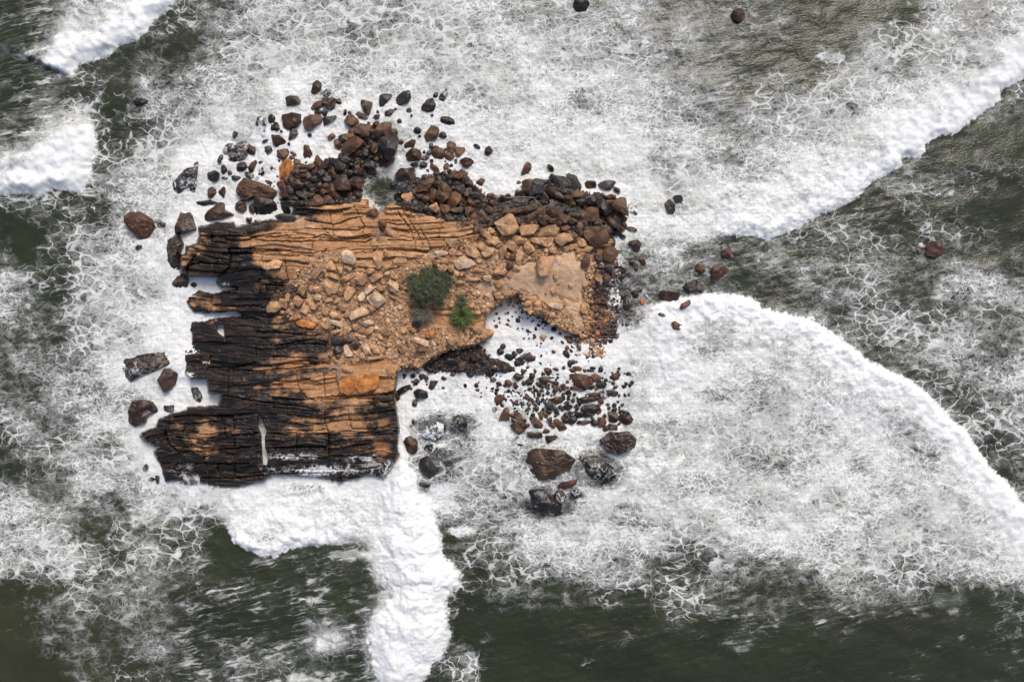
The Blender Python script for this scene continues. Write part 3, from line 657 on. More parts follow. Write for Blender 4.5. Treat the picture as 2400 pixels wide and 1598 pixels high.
# ------------------------------------------------------------------ boulders, read off the photograph: outline or ellipse, tone, foam wash
ROCKS = """@500,170,7.84
p B0 1830,200 1910,130 1985,190 1975,320 1830,420 1805,380 =upright dark boulder at the top of the scatter
e K5 2080,380,180,130,-30
p B3 1325,450 1560,440 1610,580 1350,615 =square foam-splashed boulder at the upper left
e R2 1930,600,260,130,-25
p B1 2010,480 2250,480 2240,640 2180,690 2080,660 2010,600
e K2 2300,540,110,110,0
e B0 1920,740,130,110,0
e K0 2050,740,110,120,0
p B0 1255,800 1500,765 1630,770 1600,930 1540,1010 1380,1040 1310,1010 =half-round boulder with an orange right edge
p M2 1660,800 1980,790 1990,930 1900,960 1800,1060 1700,1060 1655,930
p G3 2010,830 2290,790 2200,890 2030,990
p K0 1010,790 1070,775 1140,800 1120,910 1060,940 1015,900
p B0 1060,940 1150,910 1200,940 1220,1040 1130,1115 1070,1070
p G6 830,840 900,815 970,850 980,900 950,1180 900,1200 790,1130 765,1000
p B0 1045,1120 1120,1160 1230,1160 1330,1270 1160,1390 1110,1300 =kite-shaped dark boulder in still foam
p B2 1390,1050 1550,1070 1560,1120 1500,1200 1390,1260
e K0 945,1265,130,60,-25
e K0 1250,1085,50,50,0
e K3 1390,1315,60,60,0
e G8 1000,1425,160,150,0
e M0 2170,1190,150,100,-35
e K0 1770,1150,80,60,0
e K4 400,1140,130,90,-60
@800,170,7.84
p B2 355,530 400,510 480,530 560,550 570,620 500,800 440,750 380,670
p G0 700,430 850,385 960,405 870,520 780,620 710,625 =grey wedge-shaped boulder near the top
p G1 1000,460 1130,370 1265,335 1280,450 1220,560 1050,605 =dark jagged boulder at the upper right of the scatter
p K0 1465,665 1560,500 1680,475 1740,590 1700,700 1600,745 =black teardrop boulder with a narrow neck
e K0 1735,420,130,70,-60
p K4 1770,480 1850,370 1935,280 1955,400 1880,530
p K0 1820,810 1980,815 2050,860 2090,940 1970,970 1815,900 =smooth black lone boulder at the upper right
p R0 245,790 310,715 490,800 470,860 330,840
e R0 150,735,70,50,0
e B0 70,730,150,60,-75
p M0 30,860 170,765 230,790 330,910 200,1025 90,950 =brown block tipped against the top pile
e R2 890,740,190,110,-30
e K0 1000,675,60,35,0
e K2 1245,690,100,75,-20
e B0 670,725,55,45,0
e B3 650,820,170,80,-25
e B0 500,930,50,60,0
p B0 570,970 650,880 700,920 660,1010 610,1040
p M0 250,1040 360,935 520,990 540,1060 500,1170 400,1170 250,1110
e G0 580,1095,90,110,20
p M0 640,1080 690,960 800,930 920,940 910,1050 860,1170 650,1170 =big brown boulder on the top pile
p M0 880,1050 1030,1045 1040,1130 1000,1170 880,1160
p K0 700,1230 900,1175 1020,1200 1040,1320 980,1500 900,1600 820,1590 730,1400 =huge smooth blackish boulder of the top pile
p M0 20,1420 90,1270 300,1210 430,1300 250,1450 110,1520 =broad smooth brown boulder on the left of the top pile
e M0 200,1160,230,110,-15
e M0 80,1200,130,110,0
e B0 340,1210,110,90,0
e K0 470,1240,120,80,0
e K0 590,1200,130,90,-10
e B0 590,1380,200,140,80
e M0 310,1460,110,110,0
e G0 445,1475,130,110,90
e B0 560,1540,100,70,0
e G0 1070,895,90,80,0
e K0 1290,800,45,60,0
e K0 1400,1070,130,120,20
e K0 1440,1170,60,55,0
p M0 1540,1140 1650,975 1790,1030 1800,1080 1770,1200 1610,1270 1535,1270 =tall brown two-toned boulder standing in foam
p G0 1790,1130 1850,1090 1920,1110 1940,1180 1900,1215 1800,1180
e K3 1670,790,60,50,0
e R0 1100,1280,100,90,10
p R0 1165,1310 1300,1240 1380,1240 1330,1370 1170,1380
e G0 1650,1350,110,90,90
e G0 1610,1480,120,80,-60
p M0 1930,1240 2110,1310 2090,1440 2010,1500 1950,1420
@900,330,7.84
p B0 400,260 480,160 650,150 710,200 660,350 500,385 420,340 =oval pitted brown boulder in foam
p M0 870,140 960,95 1060,140 1120,200 1110,310 1000,350 880,290 =round reddish boulder beside a pair of blocks
p M0 1300,120 1480,130 1490,180 1380,310 1310,270
p M0 1110,300 1150,210 1260,230 1300,310 1240,370 1130,345
p R0 1400,370 1500,310 1600,340 1680,400 1540,495 1450,480 =smooth red-brown teardrop boulder
e B0 740,210,60,60,0
e B5 750,310,180,90,-20
e K0 1130,165,70,45,0
e K0 550,440,160,80,0
e K0 725,450,150,110,-20
e R0 800,540,80,40,35
e M0 935,510,230,100,50
e M0 1145,475,140,110,-60
e B0 1240,455,60,60,0
e K0 880,370,70,60,0
e K0 1320,360,60,40,0
e K0 1125,380,40,30,0
e K0 1320,410,60,20,0
p B0 220,650 300,520 500,510 670,520 680,650 600,740 350,740 230,720 =big rectangular brown block above the sandstone ledge
p G0 690,640 750,600 840,680 790,720 700,710
e B0 960,615,140,90,-20
e B0 1205,570,130,90,70
p M0 1230,630 1430,525 1475,600 1430,690 1280,690
e B0 1085,615,150,90,-20
e K0 1190,680,150,130,0
e G0 1320,770,130,90,20
e B0 1460,700,110,90,-60
p R0 1680,780 1780,680 1860,730 1800,830 1720,825 =lone oval red-brown rock at the edge of the surf
e B0 1525,770,110,60,15
e R0 1660,860,90,80,-60
p G0 1640,1000 1680,945 1820,990 1820,1060 1650,1050
e G0 1430,885,150,130,60
e G2 1590,950,130,70,60
e M0 1510,985,90,80,0
p M0 590,900 680,770 890,690 910,760 800,920 640,940 =long reddish boulder leaning up to the right
p M0 975,1030 1010,850 1080,780 1250,890 1160,1060 1040,1190 =big pointed brown boulder above the ledge
p M0 1170,1070 1300,940 1420,1000 1400,1120 1290,1240 1190,1160 =egg-shaped brown boulder above the ledge
e B0 1000,790,160,110,-50
e K0 1180,780,130,110,0
e K0 1210,830,150,60,30
e K0 180,840,160,110,-20
p T0 320,1020 450,890 530,1000 520,1070 440,1140 340,1070 =orange-tan block beside the grey tide pool
e M0 540,940,150,90,65
e G3 350,880,250,170,0
e M0 700,1010,180,80,-20
e M0 770,1070,130,90,0
e M0 910,1010,220,110,100
p T0 820,1210 960,1130 1030,1280 960,1320 850,1260
e M0 1120,1250,220,130,20
e M0 1360,1270,270,90,-5
p M0 1500,1220 1600,1200 1600,1290 1530,1390 1490,1330
e R0 1600,1140,210,80,35
e R0 1850,1110,170,80,30
e M0 1960,1020,150,120,20
e B0 1820,1210,160,130,20
e B0 1950,1270,140,130,40
e M0 1705,1110,130,70,0
e R0 1985,1135,80,90,0
p M0 1570,1370 1650,1330 1730,1370 1730,1460 1620,1530
e M0 1800,1370,190,130,65
e M0 1910,1450,90,90,0
e T0 2090,1030,130,60,-15
e K0 2220,1070,220,110,10
e M0 1410,1180,90,60,90
@380,350,7.84
p B4 1235,150 1290,20 1400,-100 1560,-140 1640,-50 1560,130 1420,230 1330,265 1260,240 =large round dark boulder streaked with foam
e B1 1650,20,200,140,80
p K5 1110,30 1160,-60 1240,-110 1320,-90 1330,-30 1240,40 1180,90
p K4 195,610 500,320 640,225 655,420 600,580 320,800 220,720 =long dark boulder slanting up to the right, foam on its face
p K4 505,740 560,620 660,530 600,800
e K0 950,495,220,190,0
p K0 1090,290 1150,290 1200,380 1145,450 1085,430
e K0 1245,430,75,70,0
e K0 1350,525,220,80,5
e G8 1150,530,150,50,5
p B0 860,710 940,690 1020,800 890,905 850,870
p B0 1035,780 1140,680 1170,740 1135,905 1080,870
p B0 1390,260 1540,240 1570,330 1480,410 1380,400
p B0 1570,330 1750,170 1740,250 1660,440 1560,370
p G3 1500,410 1600,420 1710,480 1620,545 1560,510
e K7 1070,180,190,80,-70
p M0 1400,760 1430,640 1550,545 1760,620 2000,700 2090,790 2000,920 1730,870 1600,940 1500,930 =large brown loaf-shaped boulder left of the pile
p R0 1345,1010 1480,930 1540,1000 1550,1110 1490,1170 1345,1100
p B1 1600,1060 1700,960 1730,1100 1690,1180 1610,1140
p K0 1715,890 1800,870 2000,930 2090,1000 2130,1150 1960,1230 1750,1290 1725,1120 =black wedge-shaped boulder with a brown left side
e K0 1850,440,110,60,-55
e K0 1810,240,80,40,-15
e G2 1970,610,110,60,20
e K5 1740,530,90,60,20
e K1 800,985,470,90,0
p B0 790,1260 900,1100 1060,980 1150,1000 1160,1130 1340,1190 1040,1290 840,1310 =dark boulder fanning out above the left ledge
p R0 1550,1250 1610,1270 1650,1240 1650,1320 1600,1355 1550,1330
e K0 1720,1340,80,50,90
@280,480,5.8075
p B1 790,330 840,70 990,120 1010,240 1045,330 880,390 800,400 =tall dark rock upright in foam at the left
p B0 610,640 680,380 760,360 880,540 810,680 820,860 730,860 640,740 =long dark rounded rock curving beside the left ledge
p R0 80,170 190,85 330,120 430,200 485,320 410,470 310,500 180,360 85,240 =large lone red-black boulder in foam at far left
e K4 575,280,130,100,60
e B0 265,580,90,60,-20
p B0 720,1080 800,960 950,1000 930,1110 830,1155 =knobbly dark rock under the left ledge
e K0 1010,1090,90,60,0
e T0 2090,820,250,110,-20 =light stone lying alone on the upper left ledge
e B0 1870,1140,150,100,80
e B0 1960,1140,140,80,70
e T0 2100,1390,200,150,-20
e T0 2240,1340,150,130,30
e T0 2290,1260,130,60,90
@640,330,7.84
p O0 100,500 220,320 340,350 380,560 370,670 150,755 120,640 =tall orange-brown boulder on the pile's left
e M0 170,260,210,190,-20
e R0 260,190,100,60,60
p R0 75,800 150,750 210,770 290,990 230,1025 150,940 =orange-red slanting rock below the tall orange boulder
e B2 370,230,160,50,35
e M0 440,380,180,90,20
e M0 410,480,150,90,80
e M0 540,470,90,80,-40
e M0 700,470,130,90,-10
e R2 340,310,110,70,0
p R0 1110,0 1190,-30 1270,50 1220,180 1150,110
p R0 560,230 570,100 640,70 680,140 720,240 640,390 570,380 =red-brown upright boulder just above the pile
p M0 760,400 820,265 910,380 880,470 820,490
p B0 830,520 960,340 1035,360 1020,480 900,540
e G0 1085,400,160,110,-70
p G0 1130,410 1190,370 1340,450 1280,580 1160,520
p G0 1250,330 1350,260 1430,350 1350,410 1260,380
p K0 1660,370 1760,370 1900,400 1940,440 1880,510 1760,500 1690,450 =polished black boulder under the top pile
p B0 1460,520 1640,510 1660,620 1560,640 1470,590
p B0 1430,750 1520,680 1660,690 1660,800 1560,890 1440,800
e G0 1800,570,190,120,20
p B0 1100,760 1200,690 1330,650 1400,760 1420,900 1250,920 1150,880 =big square brown boulder beside the triangular slab
p M0 960,930 1060,760 1120,830 1225,1060 1180,1085 =triangular brown slab on the pile
p M0 1060,520 1110,540 1200,680 1100,670
e R0 540,560,130,80,0
e R0 550,640,120,60,0
e R0 650,650,160,90,85
e R0 770,590,130,110,20
e K0 870,600,180,120,-10
e G0 760,700,130,100,0
e K0 980,700,180,120,0
p B0 330,790 450,720 560,800 540,880 400,880
p B0 770,900 870,730 900,820 860,920
e K0 620,820,160,120,90
p K0 420,940 560,890 650,1000 600,1070 480,1040
e G0 330,920,140,100,50
e M0 700,1000,140,100,-20
e R0 720,920,100,70,0
e M0 920,930,110,90,90
e M0 960,820,110,80,0
p M0 720,1110 790,980 930,1070 960,1140 820,1200 740,1180
e M0 1020,1080,200,130,30
p K0 290,1030 380,990 480,1080 420,1130 300,1110
p K2 140,1160 200,1060 260,1150 320,1290 300,1350 200,1340
e R0 1410,1000,150,100,0
e B0 1310,950,130,70,0
e B0 1550,1000,150,110,20
e M0 2140,390,230,110,-40
e B0 1990,270,200,90,60
e B0 1310,680,150,90,30
e G3 300,1420,560,130,3 =wet flat slab washed by foam on the ledge's upper left edge
e K0 400,1160,450,90,0
e K0 1420,600,100,100,0
e K0 1420,440,120,60,0
@1100,370,5.8075
p M0 700,390 770,310 850,310 830,510 780,480
p G0 850,330 900,285 1000,300 1010,470 820,520 =fluted dark grey block standing at the surf
e B0 1050,340,100,90,-20
p G1 1090,260 1130,215 1150,240 1320,265 1400,420 1200,405 1130,340 =speckled grey slab at the upper right of the pile
p G0 1300,215 1350,205 1460,260 1530,400 1420,460 1370,300 =smooth grey boulder leaning on the speckled slab
p B0 1545,370 1600,315 1720,320 1720,400 1620,415
p G0 1740,370 1810,315 1990,310 2000,380 1890,445 =lens-shaped grey boulder alone in foam
e G1 2010,440,110,60,35
p R0 705,230 740,110 790,60 850,90 830,210 =lone upright reddish rock out in the surf
e K3 1110,140,120,60,50
e B0 675,335,60,50,0
e M1 1930,530,120,60,0
p B0 1040,410 1120,390 1290,540 1270,580 1080,510
e K0 1230,450,130,70,20
e K0 1310,460,90,60,0
e B0 650,480,110,60,-70
e B0 730,505,80,50,0
e M0 1470,500,220,90,-5
p K0 1430,650 1440,590 1590,530 1620,620 1480,660
e K0 1670,590,130,90,10
e B0 1350,580,130,110,60
e K0 1010,520,130,100,-40
p K0 1740,600 1790,545 1850,600 1960,700 1830,790 1760,740 =black pointed boulder at the right end of the pile
e M0 1910,600,140,60,-10
p M0 1960,640 1980,580 2060,550 2120,570 2155,790 2060,740 1960,700 =tall rusty boulder at the right edge of the pile
e M0 2090,840,110,100,70
p M0 1515,720 1620,680 1750,690 1770,830 1660,870 1560,850 =cracked grey-brown boulder amid small stones
e G1 1695,650,80,60,0
p B0 1840,870 1900,800 2115,960 2080,1020 1880,910 =long dark slab sloping into the surf
e B0 1990,830,180,90,40
e B0 1880,960,140,110,30
p G0 340,700 360,650 620,570 780,560 900,590 900,640 600,680 400,730 =long speckled grey slab along the pile
p M0 310,780 340,740 860,640 920,650 890,710 400,800 =very long thin brown slab below the grey slab
p M0 670,850 800,780 940,700 1060,690 1000,770 750,910
p M0 1045,710 1080,640 1180,690 1260,730 1330,870 1280,885 1100,780 =brown slab pointing down to the right
e B0 1180,620,180,100,20
e B0 1000,620,140,80,10
e B0 1050,560,100,70,0
p T0 350,890 530,770 590,790 680,950 600,1040 450,1070 =large square tan block with a grooved top
p T0 680,950 720,920 950,910 880,1040 700,1070 =pale tan block with a whitish left end
p T0 900,970 980,920 1220,905 1240,970 1160,1060 910,1075 =long ribbed tan block
e M0 1020,830,170,80,-10
e M0 1020,880,110,60,0
e M0 1130,860,120,80,0
p T0 575,1100 620,1070 790,1080 770,1160 600,1195
p T0 820,1110 860,1090 1130,1085 1120,1180 1070,1220 880,1160
p T0 1150,1090 1290,1020 1370,1040 1425,1110 1250,1195 1180,1150 =broad tan boulder with ragged edges above the sand
p T0 740,1200 800,1130 900,1250 820,1310 770,1280 =tan block with dark stripes above the sand
p T0 400,1270 440,1190 510,1180 500,1290 440,1390
e T0 565,1190,180,130,30
p T0 150,1290 220,1210 340,1230 320,1320 220,1360
e T0 50,1280,200,130,25
e T0 70,1210,100,90,0
e T0 170,1215,110,100,90
e T0 240,1045,140,80,35
e T0 350,1130,130,120,10
e T0 270,1130,100,90,20
p T0 630,1350 670,1240 745,1290 700,1450 640,1440
e M0 590,1350,90,90,0
e T0 520,1330,90,80,90
p M0 1520,1500 1530,1400 1570,1320 1640,1310 1640,1440 1600,1510 =brown slab standing at the right edge of the sand
p M0 1700,1320 1740,1240 1810,1240 1810,1400 1740,1400
p M0 1815,1220 1900,1205 1990,1230 2020,1330 1970,1410 1820,1400 =right half of the split brown boulder
p M0 1540,1030 1620,960 1760,930 1840,960 1900,1100 1880,1180 1640,1170 1560,1090 =very large cracked brown boulder at the right
e T0 1530,1160,130,110,40
e T0 1610,1230,130,90,0
e T0 1140,1260,100,90,0
e L0 1040,1260,60,50,0
e M0 1430,1060,110,80,20
e M0 1410,860,120,80,0
e M0 1500,940,130,90,-70
e B0 1580,930,80,80,0
e M0 1310,960,130,80,0
e B0 1405,780,90,60,0
e B0 1490,780,90,60,0
e K0 1480,700,90,70,0
e K0 1330,710,90,80,90
e B0 1400,710,60,50,90
e B0 1720,890,160,60,0
e G0 1810,850,90,50,90
e B0 1400,640,90,80,0
e M0 90,960,170,80,90
e M0 240,930,120,100,0
e M0 160,990,130,90,60
e T0 300,990,110,80,20
e T0 355,1030,80,70,0
e K6 2230,710,190,130,80
e M2 2210,970,170,50,10
e K3 2080,1070,110,60,20
@1350,540,5.8075
p B1 700,170 840,120 890,190 860,280 800,270 =grey-brown boulder in swirling water right of the island
e R0 900,415,140,70,50
e K0 760,450,80,50,0
e K0 450,530,100,90,0
e K0 620,540,130,90,40
e R0 820,525,60,60,0
e B0 620,630,90,80,0
e T0 310,650,100,90,0
e M0 420,650,110,90,90
e K0 690,1000,150,90,80
e B0 810,885,80,70,0
e O0 905,970,70,50,90
e K0 640,900,90,60,0
p R0 1610,480 1660,450 1760,490 1750,560 1640,580 =small banded reddish rock in the surf
p R2 1840,640 1850,500 1920,460 2000,480 2060,560 1940,660 1860,690 =rough red-brown rock with foam breaking over it
e R4 2050,300,230,130,80
p K0 1440,750 1560,650 1620,660 1750,790 1730,830 1600,820 1520,860 =black angular boulder off the right side
p B0 1140,860 1150,825 1290,830 1400,870 1380,960 1330,990 1150,920 =flat dark double-stepped boulder off the right side
p R0 1410,1060 1430,1000 1550,940 1560,1010 1430,1080
e R0 1360,1295,150,95,20 =small oval red-brown rock alone in the right-hand surf
e B5 1170,1150,130,50,10
@1600,0,2.94
e B3 380,110,90,90,0 =half-sunk rock in glinting water near the top edge
@1600,533,2.94
e R0 1730,160,120,100,20 =red-brown rock alone in dark water at far right
e R5 1645,150,60,90,0
@800,0,2.94
e K0 1650,40,100,90,0 =black rock cut by the top edge of the picture
e G0 2260,1420,110,70,70 =smooth grey oval rock in surf right of the pile
e G0 2320,1370,70,55,0
e K0 1015,1040,60,45,-70
e K0 935,1010,50,25,30
@0,0,2.94
e K0 965,705,100,40,-5 =small black rock in lacy foam at upper left
@280,700,5.8075
p B4 50,900 100,800 350,760 640,735 690,800 680,880 420,1000 250,1060 140,1140 70,1000 =wide dark rock with water pouring over it at far left
p B1 545,1100 640,950 690,945 790,1020 770,1160 640,1270 =dark pear-shaped boulder off the left side
p G4 970,1170 1060,1190 1135,1340 1090,1420 1010,1330
@290,900,5.8075
p B3 90,340 130,230 330,220 410,250 460,380 330,410 310,520 150,575 90,480 =squarish dark rock off the lower left corner
e K7 620,330,180,90,10
e R0 460,1285,150,50,85
e K4 300,1140,100,80,80
e K4 390,1290,80,50,0
@640,680,5.8075
p O0 910,1320 930,1210 1120,1210 1120,1350 1030,1420 920,1380 =left one of two orange blocks on the lower ledge
p O0 1115,1180 1200,1145 1420,1160 1445,1260 1400,1350 1200,1395 1115,1320 =larger right one of two orange blocks on the lower ledge
p O0 310,440 380,395 560,430 580,470 540,520 350,480 =orange pillow-shaped stone at the edge of the dark ledge
p T0 630,470 680,430 770,500 740,545
p L0 750,400 960,430 970,490 930,510 760,440 =pale narrow block lying across the rubble
p T0 760,560 920,535 940,560 820,600
p T0 950,590 1020,500 1085,520 1000,630
p L0 1085,580 1270,630 1200,680
e T0 1310,550,160,80,-50
e L0 1285,445,160,90,-5
e T0 1215,540,100,90,90
e T0 1130,500,90,80,90
e T0 1540,560,150,120,60
e T0 570,410,120,70,35
e G0 875,680,180,110,-5 =dark grey veined stone among tan rubble
p G0 965,690 1080,640 1090,700 970,720
e G0 875,815,120,110,-20
e G0 1140,740,90,80,90
p L0 955,760 1010,740 1090,890 985,910 =pale orange trapezoid block below the grey stones
p L0 1205,740 1280,710 1345,870 1250,860
e T0 1395,800,160,80,50
e T0 1215,890,80,80,0
e T0 780,870,80,60,90
e M0 885,900,80,60,-40
e T0 1020,1070,150,100,15
e M0 720,645,90,60,90
e T0 1460,630,100,60,60
e T0 1755,790,110,90,10
@640,880,5.12
p M0 1225,310 1400,340 1360,380 1240,370 =brown stone wedged on the ledge's right side
p B0 1565,770 1660,715 1730,790 1740,900 1690,940 1610,900 =lone dark boulder in the white channel beside the cliff
e K3 1690,560,100,35,85
e K6 1930,660,270,200,-10 =rounded dark rock under thin surf beside the channel
e K8 2250,560,180,160,60
e K5 1900,870,150,120,0
e K7 1870,1100,350,220,30 =large dark rock under lacy surf below the channel
e K7 1820,1310,140,60,10
p K0 1475,170 1650,95 1650,150 1530,235 1480,210 =black wedge against the cliff foot in the cove
p K0 1690,200 1730,155 1850,190 1865,270 1720,280 =black angular boulder in the foam of the cove
p B0 1665,350 1680,290 1740,285 1720,380
e B0 1720,75,80,80,0
p B0 1865,150 1890,60 1990,60 1910,175
e B0 1490,250,80,70,90
@900,740,7.84
e M0 1415,930,200,140,-20
e B0 1680,760,180,120,20
e G0 1970,830,190,130,0
e K0 860,1000,120,80,10
e B0 700,1110,130,90,0
e B0 780,1140,90,80,90
e B0 535,1100,90,80,-30
e B0 1100,1150,110,70,20
e M0 1270,1070,120,70,-20
e M0 2010,1170,110,90,0
e K0 1250,830,200,100,10
e K0 1590,1080,160,90,10
e K0 1940,1060,180,110,10
e B0 1700,1280,90,80,90
e M0 1710,1365,90,50,0
e K3 1500,1290,110,60,60
e M0 1340,670,100,90,0
e M0 1255,700,70,70,0
e M0 920,740,90,90,0
e T0 490,850,80,70,0
p T0 1830,230 2040,265 2055,310 1920,355 =flat tan slab jutting into the cove
p T0 1750,370 1870,310 1880,410 1810,420
e B0 1960,375,70,40,0
e T0 1695,250,110,100,0
e T0 1790,485,180,60,10
p T0 1335,480 1440,440 1455,530 1390,580
e T0 1250,460,150,150,0
e M0 1180,560,120,80,20
e T0 1020,600,110,110,20
e T0 1000,500,70,70,0
e T0 330,600,160,130,20
p L0 490,450 550,370 840,470 790,570 =long pale brick-shaped block below the shrubs
e O0 850,345,190,110,-25 =orange and white rounded stone below the shrubs
e T0 310,400,130,60,55
e T0 60,560,80,60,0
e T0 370,275,100,100,0
p T0 0,220 90,200 130,260 30,400 -20,340
e T0 520,270,130,90,10
e M0 690,600,230,120,0
e G0 600,160,170,80,10
@1150,740,6.534
p M0 1155,930 1180,880 1600,915 1610,1050 1560,1100 1440,1110 1230,1040 1160,1010 =long striped orange-brown block in the lower right foam
e M0 1330,1110,380,60,5
p M0 1060,1060 1130,1030 1170,1100 1120,1150
e B0 1190,1180,100,80,0
e M0 1620,1110,60,60,0
p G0 365,680 490,590 580,555 550,640 430,730 =smooth grey blade-shaped rock in the cove
p K0 200,620 250,580 340,590 350,680 290,690
e K1 150,550,110,100,40
e K2 185,475,100,80,-40
e G0 445,530,110,70,0
e K0 355,565,60,55,0
p K0 100,790 160,690 300,740 370,830 240,880 110,860 =large black layered rock at the cove mouth
e B0 90,830,110,90,0
p B0 815,790 900,800 950,850 880,920 840,880
e M0 1000,820,110,50,15
e K0 1120,790,60,50,90
e T0 810,325,110,90,0 =small tan stone alone in the cove foam
e T0 1090,220,110,90,0
e B0 970,205,80,80,30
e B0 860,100,90,80,90
e B0 795,95,60,60,0
e T0 945,125,70,60,0
e M0 1200,385,100,90,0
e R0 1210,340,90,60,0
e M0 1340,355,90,80,90
e T0 1555,390,120,70,80
e T0 1410,315,80,80,0
e T0 1485,380,60,60,0
e M0 1170,490,70,60,-60
e K0 1160,585,150,80,50
e K0 1230,535,70,35,50
e M1 1350,485,100,60,60
e K0 1095,405,80,35,45
e M2 965,555,70,50,60
e B0 1330,740,180,50,10
e M0 1330,805,180,60,5
e K0 1560,800,120,40,5
e B0 1530,840,150,40,10
e M0 1550,1205,220,60,-5
e B0 1480,1280,350,80,-3
e K1 1700,1050,170,110,10
e K5 1730,1190,150,130,0
e K2 1900,1190,110,80,0
e R0 270,1030,120,90,10
p R0 340,1010 380,1010 430,1090 370,1150
e B0 420,930,160,110,20
e B0 130,1040,110,60,20
e R0 215,1070,60,50,0
e B0 510,1030,70,70,0
e B0 600,1120,80,50,0
e B0 600,1010,110,100,0
e K0 630,920,90,90,0
e B0 740,1060,150,60,40
e B0 820,990,170,120,10
e B0 990,1030,130,60,5
e K0 690,1140,80,60,0
e B0 740,1190,110,70,-70
e K0 810,1215,60,40,90
e K0 880,1180,70,60,-30
e K2 965,1155,60,40,0
p R0 520,1190 570,1200 620,1260 590,1300 530,1270
p K0 660,1250 740,1240 760,1340 700,1330
p B0 600,1300 650,1300 740,1410 690,1400
p K2 830,1350 910,1310 990,1430 870,1440 840,1400
p B0 920,1270 1000,1240 1140,1240 1130,1310 1030,1350 960,1330
e B0 1070,1400,90,70,20
e B0 1190,1270,60,50,0
e B0 1260,1290,80,70,90
e K0 1170,1330,90,50,0
e K1 1180,1400,150,80,-10
p K1 1400,1380 1540,1350 1640,1370 1720,1470 1600,1490 1450,1500 1390,1440 =black boat-shaped ledge rock in the lower right foam
e K0 1340,1370,110,35,0
@1120,920,5.2275
p M0 255,330 310,210 340,180 385,190 380,345 =rusty wedge standing at the lower left of the small rocks
p M0 435,250 470,225 540,270 580,390 570,410 500,350
p B0 380,380 450,330 590,450 510,515 420,440 =brown speckled block beside a curved rusty rock
p B0 605,480 780,490 785,560 620,545
p M1 650,330 680,280 720,310 800,390 770,470 700,430 =brown boulder with a foamy wet top in the lower rocks
p M0 725,235 790,250 800,330 770,340
e M0 830,270,110,60,65
p B0 840,330 900,285 915,350 890,370
e M0 1045,310,85,40,85
p M0 945,380 1010,350 1050,370 1095,440 1000,470 =diamond-shaped brown boulder in the lower rocks
e M0 920,400,120,60,30
e M0 840,470,80,55,0
p K2 820,530 1000,525 940,570 850,620
e K2 520,640,90,25,10
e K0 1150,330,120,110,0
e M0 1300,360,200,50,-5
e K0 1240,275,110,60,0
e K0 1350,270,180,50,-10
p B0 1590,235 1690,225 1725,290 1700,370 1610,350 =dark rounded block above the big right-hand rock
e R0 1555,285,65,50,90
e B0 1650,420,150,80,25
e B2 1820,330,180,110,5
e K3 1820,240,130,30,20
p B3 1540,560 1620,490 1840,480 1920,570 1890,660 1740,750 1600,700 1500,580 =broad brown rock streaming with foam at the lower right
p B0 620,740 700,700 1040,705 1150,800 1230,900 1200,950 1050,950 960,1010 830,1060 640,1000 600,860 =very large mottled brown rock in the lower surf
p R0 975,1150 1020,1100 1200,1060 1290,1025 1290,1060 1150,1150 1030,1195 =long narrow reddish rock below the mottled rock
e K8 1450,930,450,250,30 =dark rock mostly buried in spray right of the mottled rock
e K7 840,1340,430,260,30 =broad black rock veined by running foam, lowest of all
e K5 1180,1220,120,80,40
e K8 1000,1270,160,150,0
e B6 210,200,70,60,90
e K3 1470,1110,280,40,-3
@640,480,5.8075
p T0 505,960 650,780 715,850 560,1020 =slanting tan stone at the left of the rubble
p T0 725,820 790,750 860,870 850,890 750,890
p T0 760,710 900,720 880,790 800,770
p L0 930,630 1080,630 1130,760 1090,820 950,770 =striped grey-and-cream block at the top of the rubble
p T0 955,870 990,815 1090,830 1050,920
p T0 860,840 945,850 930,970
p T0 720,920 780,905 900,980 890,1020 740,970
p T0 915,1000 1090,915 1100,980 960,1060 920,1040
p T0 1120,1010 1150,950 1260,940 1290,1010 1220,1095 1130,1080
p T0 1260,900 1350,830 1400,910 1300,950
p T0 1320,1010 1360,935 1490,950 1500,980 1350,1065
p T0 1365,720 1420,620 1480,740 1470,870 1400,860 =upright orange-tan stone at the foot of the gully
p T0 1480,920 1500,810 1620,830 1510,930
e T0 1530,650,110,60,70
p T0 1500,320 1570,290 1740,430 1710,490 1510,370 =tan slab resting on the ledge right of the gully
e M0 1490,260,110,110,0
e M0 1360,110,170,100,5
p T0 690,1080 740,970 820,1060 800,1180 760,1220 690,1130
p T0 830,1050 915,1060 860,1210 800,1210
e T0 920,1175,130,60,-80
p T0 965,1260 1010,1120 1080,1090 1135,1160 1010,1330 =tall smooth tan stone in the middle of the rubble
p L0 1230,1200 1320,1080 1420,1100 1280,1230
p L0 1275,1260 1400,1175 1550,1300 1430,1400 1340,1370 =big pale five-sided block in the rubble
e L0 1210,1250,130,80,-60
p L0 1575,1140 1590,1000 1710,1080 1690,1215 =pale upright block left of the shrub
p T0 1550,1200 1690,1260 1670,1300 1560,1230
e T0 1500,1045,80,70,0
e T0 1490,1125,90,80,90
e T0 1180,1130,90,60,0
e T0 1640,970,120,70,25
e T0 1550,940,90,60,-30
p L0 525,1280 600,1190 660,1250 650,1300
e T0 405,1160,140,130,90
e M0 205,1240,130,60,90
e T0 340,1310,150,120,50
e T0 130,1370,140,130,0
e T0 265,1370,100,70,80
p T0 365,1450 420,1355 500,1400 460,1500
e T0 540,1380,130,80,50
e T0 450,1310,90,60,0
p L0 1020,1500 1220,1380 1320,1470 1080,1568 =big cream-topped block slanting in the rubble
p T0 910,1400 960,1340 1060,1350 1020,1440 940,1450
e T0 875,1300,120,60,-25
e T0 765,1295,110,60,-20
e T0 840,1250,80,60,0
e T0 525,1140,100,70,90
e T0 600,1145,120,90,0
e T0 1350,1400,130,100,20
e T0 850,1500,160,100,20
